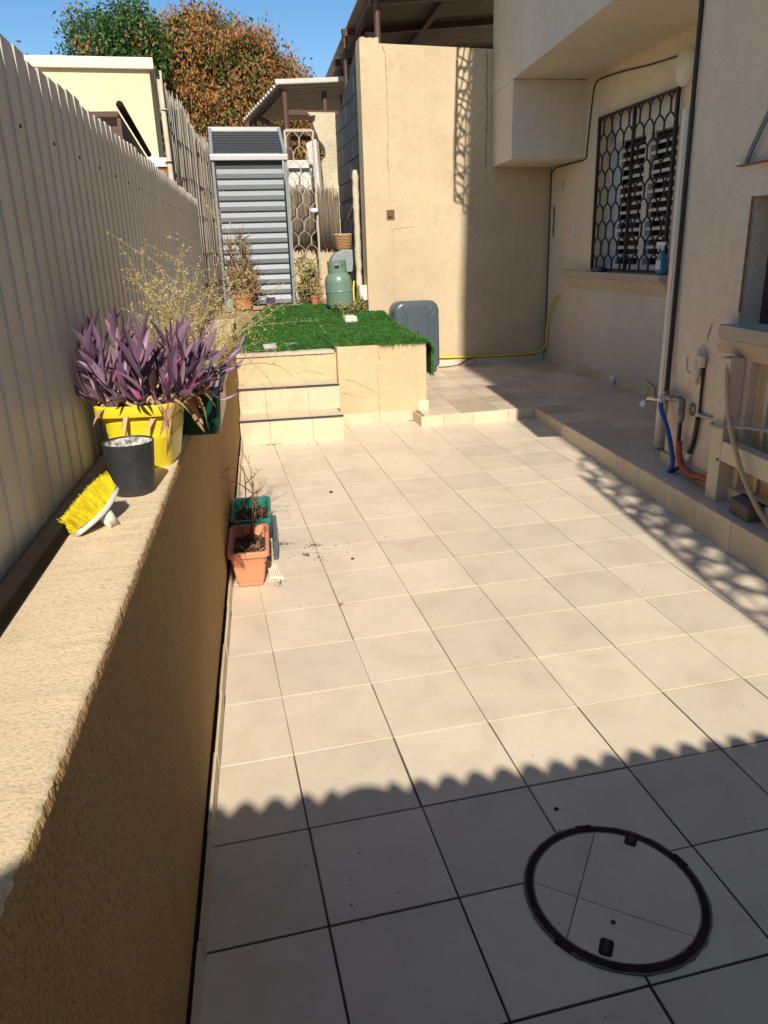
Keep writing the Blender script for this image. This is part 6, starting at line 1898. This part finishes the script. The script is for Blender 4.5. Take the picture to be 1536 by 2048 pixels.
roof('corrugated_roof', 'large rusty corrugated roof on brown posts above the tall wall', 1.775, 6.0, 6.62, 11.6, lambda x, y: 4.0+0.11*(x-1.8), 0.085, 0.013, M['roof_sheet'], 0.081,
     [((1.945, 6.93, 3.49), (1.945, 6.93, 3.97), 0.032), ((2.22, 10.3, 0.9), (2.22, 10.3, 3.98), 0.035), ((1.93, 8.55, 2.9), (1.93, 8.55, 3.97), 0.03)],
     [((1.92, 6.9, 3.94), (2.25, 11.2, 3.94), 0.06), ((1.85, 8.3, 3.93), (5.5, 8.6, 4.33), 0.06), ((1.9, 7.05, 3.93), (5.5, 7.35, 4.33), 0.07), ((2.75, 7.0, 4.03), (3.1, 11.2, 4.06), 0.06), ((1.95, 6.96, 3.60), (2.12, 8.3, 3.93), 0.035), ((2.02, 9.8, 3.93), (5.5, 10.1, 4.33), 0.06)], (1.945, 6.93, 3.5))
# lower pale roof further back
rl = thing('lean_to_roof', 'lower pale corrugated shelter roof behind the broken wall', 'roof', (1.3, 9.6, 3.6))
mb = MB(); n = 84; vs = []
P00 = Vector((1.20, 9.50, 3.635)); P10 = Vector((3.2, 9.60, 3.75)); P01 = Vector((0.88, 11.6, 3.50)); P11 = Vector((3.2, 11.9, 3.62))
for i in range(n+1):
    t = i/n
    a = P00.lerp(P01, t); b = P10.lerp(P11, t)
    w = 0.022*(1 if (i//3) % 2 else -1)
    for j in range(4):
        p = a.lerp(b, j/3); vs.append((p.x, p.y, p.z+w))
mb.add(vs, [(i*4+j, i*4+j+1, i*4+5+j, i*4+4+j) for i in range(n) for j in range(3)])
ro = mb.build('roof_sheet', M['roof_pale'], rl); s_ = ro.modifiers.new('thick', 'SOLIDIFY'); s_.thickness = 0.006
mb = MB(); mb.bar((1.17, 9.48, 3.64), (3.2, 9.58, 3.755), 0.02, 0.05); mb.build('fascia', M['roof_pale'], rl)
mb = MB(); mb.tube([(1.30, 9.62, 0.9), (1.30, 9.62, 3.56)], 0.045, 12); mb.build('post', M['brown_steel'], rl, smooth=True, angle=50)
mb = MB(); mb.tube([(1.02, 11.2, 0.9), (1.02, 11.2, 3.45)], 0.04, 12); mb.build('post', M['brown_steel'], rl, smooth=True, angle=50)
mb = MB(); mb.tube([(1.86, 9.75, 0.9), (1.86, 9.75, 3.58)], 0.04, 12); mb.build('post', M['brown_steel'], rl, smooth=True, angle=50)
for a, b in (((1.25, 9.6, 3.55), (0.98, 11.5, 3.42)), ((1.3, 9.62, 3.30), (3.0, 9.72, 3.30)), ((1.86, 9.75, 3.0), (2.3, 9.8, 3.5)), ((1.3, 9.62, 3.05), (1.1, 11.0, 3.42)), ((1.02, 11.2, 3.2), (3.0, 11.4, 3.2))):
    mb = MB(); mb.bar(a, b, 0.05, 0.06); mb.build('beam', M['brown_steel'], rl)

# neighbour building
nb = thing('neighbour_building', 'pale yellow flat roofed building behind the metal fence', 'building', (-2, 10, 0.5))
mb = MB(); mb.box(-5.5, -0.405, 9.6, 13.5, -0.5, 3.77); mb.build('wall', M['pale_yellow'], nb)
mb = MB(); mb.box(-5.55, -0.345, 9.54, 13.55, 3.771, 3.90); mb.build('roof_slab', M['cream_trim'], nb, bevel=0.008)
mb = MB(); mb.box(-0.80, -0.29, 9.44, 9.598, 2.63, 2.74); mb.build('ledge', M['white'], nb, bevel=0.006)
mb = MB(); mb.box(-0.72, -0.26, 9.47, 9.60, -0.5, 2.629); mb.build('porch_wall', M['rust'], nb)
nr = thing('neighbour_awning', 'dark edged sloping awning behind the metal fence top', 'awning', (-0.55, 6.5, 2.6))
mb = MB(); mb.hexa([(-2.2, 5.3, 2.55), (-0.60, 5.5, 2.62), (-0.53, 8.7, 2.62), (-2.2, 8.8, 2.55), (-2.2, 5.3, 2.60), (-0.60, 5.5, 2.66), (-0.53, 8.7, 2.66), (-2.2, 8.8, 2.60)]); mb.build('awning_sheet', M['brown_steel'], nr)
mb = MB(); mb.tube([(-0.575, 5.45, 2.70), (-0.50, 8.75, 2.70)], 0.03, 10); mb.build('edge_pipe', M['rail'], nr, smooth=True)
mb = MB(); mb.bar((-0.60, 5.5, 2.3), (-0.53, 8.7, 2.3), 0.03, 0.62); mb.build('awning_valance', M['brown_steel'], nr)
for y_ in (5.6, 8.6):
    mb = MB(); mb.box(-0.68, -0.62, y_-0.03, y_+0.03, -0.5, 2.56); mb.build('post', M['brown_steel'], nr)

# ------------------------------------------------------------------ trees
def tree(name, label, trunk, blobs, ng, nb, seed, gmat, bmat, gs=(0.10, 0.20), bs=(0.10, 0.22)):
    rs = random.Random(seed)
    o = thing(name, label, 'tree', trunk[0])
    mb = MB(); mb.tube(spline(trunk, 5), [0.20-0.012*i for i in range(5*(len(trunk)-1)+1)], 9); mb.build('trunk', M['bark'], o, smooth=True)
    mb = MB()
    for (c, r) in blobs:
        mb.tube(spline([trunk[-1], Vector(trunk[-1]).lerp(Vector(c), 0.5)+Vector((rs.gauss(0, .2), rs.gauss(0, .2), .1)), c], 4), [0.09, 0.08, 0.075, 0.07, 0.06, 0.05, 0.04, 0.03, 0.02], 6)
    mb.build('limb', M['bark'], o, smooth=True)
    rg = np.random.default_rng(seed)
    B = np.array([list(c)+list(r) for c, r in blobs], float)
    vol = (B[:, 3]*B[:, 4]*B[:, 5])**(2/3); pr = vol/vol.sum()
    def cloud(n, smin, smax, droop, clump, asp, rlo, spr=0.10):
        nc = n//clump
        bi = rg.choice(len(B), nc, p=pr)
        d = rg.normal(0, 1, (nc, 3)); d /= np.linalg.norm(d, axis=1)[:, None]
        rad = rlo+(1.04-rlo)*rg.random(nc)**0.7
        cen = B[bi, :3]+d*B[bi, 3:]*rad[:, None]
        # lumpy surface
        cen += d*(0.16*np.sin(cen[:, 0]*4.1+cen[:, 2]*2.7)*np.cos(cen[:, 1]*3.3+cen[:, 2]*3.9))[:, None]
        P = np.repeat(cen, clump, 0)+rg.normal(0, 1, (nc*clump, 3))*np.array([spr, spr, spr*1.1])
        m_ = len(P)
        u = rg.normal(0, 1, (m_, 3)); u[:, 2] += droop; u /= np.linalg.norm(u, axis=1)[:, None]
        q = rg.normal(0, 1, (m_, 3)); w = np.cross(u, q); w /= np.linalg.norm(w, axis=1)[:, None]+1e-9
        s = rg.uniform(smin, smax, (m_, 1))
        V = np.concatenate([P, P+u*s*.5+w*s*asp*.5, P+u*s, P+u*s*.5-w*s*asp*.5], 0)
        i = np.arange(m_)
        return V, np.stack([i, i+m_, i+2*m_, i+3*m_], 1)
    V, F = cloud(ng, gs[0], gs[1], -0.3, 10, 0.42, 0.55)
    link_mesh('crown', npmesh('crown', V, F, gmat), o)['kind'] = 'stuff'
    if nb:
        V, F = cloud(nb, bs[0], bs[1], -1.5, 84, 0.32, 0.86, 0.12)
        link_mesh('dry_pods', npmesh('dry_pods', V, F, bmat), o)['kind'] = 'stuff'
    return o
tree('brown_tree', 'big tree covered with drooping brown seed pods behind the shed', [(1.0, 16.4, 0.8), (0.95, 16.3, 2.0), (0.9, 16.2, 3.0)],
     [((0.75, 15.6, 4.75), (1.05, 1.2, 1.10)), ((1.75, 15.8, 4.30), (0.95, 1.1, 0.95)), ((-0.05, 15.4, 4.55), (0.80, 1.0, 1.20)), ((1.1, 15.2, 3.4), (1.3, 1.2, 1.2)), ((2.45, 15.9, 3.95), (0.80, 0.9, 0.85)), ((0.25, 15.1, 3.3), (0.9, 0.9, 1.2)), ((-0.5, 15.6, 3.4), (0.7, 0.9, 0.9)), ((1.3, 15.5, 5.0), (0.75, 0.8, 0.60)), ((0.2, 15.4, 5.3), (0.5, 0.7, 0.45)), ((2.9, 16.0, 3.7), (0.6, 0.8, 0.6)), ((-1.1, 15.9, 4.3), (0.5, 0.7, 0.6))],
     46000, 84000, 3, M['tree_green'], M['tree_brown'], (0.06, 0.12), (0.065, 0.12))
tree('green_tree', 'green leafy tree with bare pale twigs above the yellow building', [(-0.95, 14.2, 0.8), (-0.9, 14.1, 2.4), (-0.80, 14.0, 3.6)],
     [((-0.72, 13.9, 5.10), (0.44, 0.5, 0.50)), ((-0.62, 13.9, 4.65), (0.38, 0.5, 0.42)), ((-1.35, 14.2, 5.0), (0.5, 0.6, 0.5))],
     12000, 500, 5, M['tree_green'], M['tree_brown'], (0.05, 0.11), (0.06, 0.11))
tree('green_tree', 'leafy green tree seen over the building left of the brown one', [(-3.0, 16.2, 0.6), (-3.0, 16.1, 2.4), (-3.0, 16.0, 3.4)],
     [((-3.0, 16.0, 4.3), (1.2, 1.1, 0.7)), ((-1.9, 16.0, 4.1), (0.8, 0.9, 0.7))],
     6000, 3500, 8, M['tree_green'], M['tree_brown'], (0.08, 0.16), (0.09, 0.16))
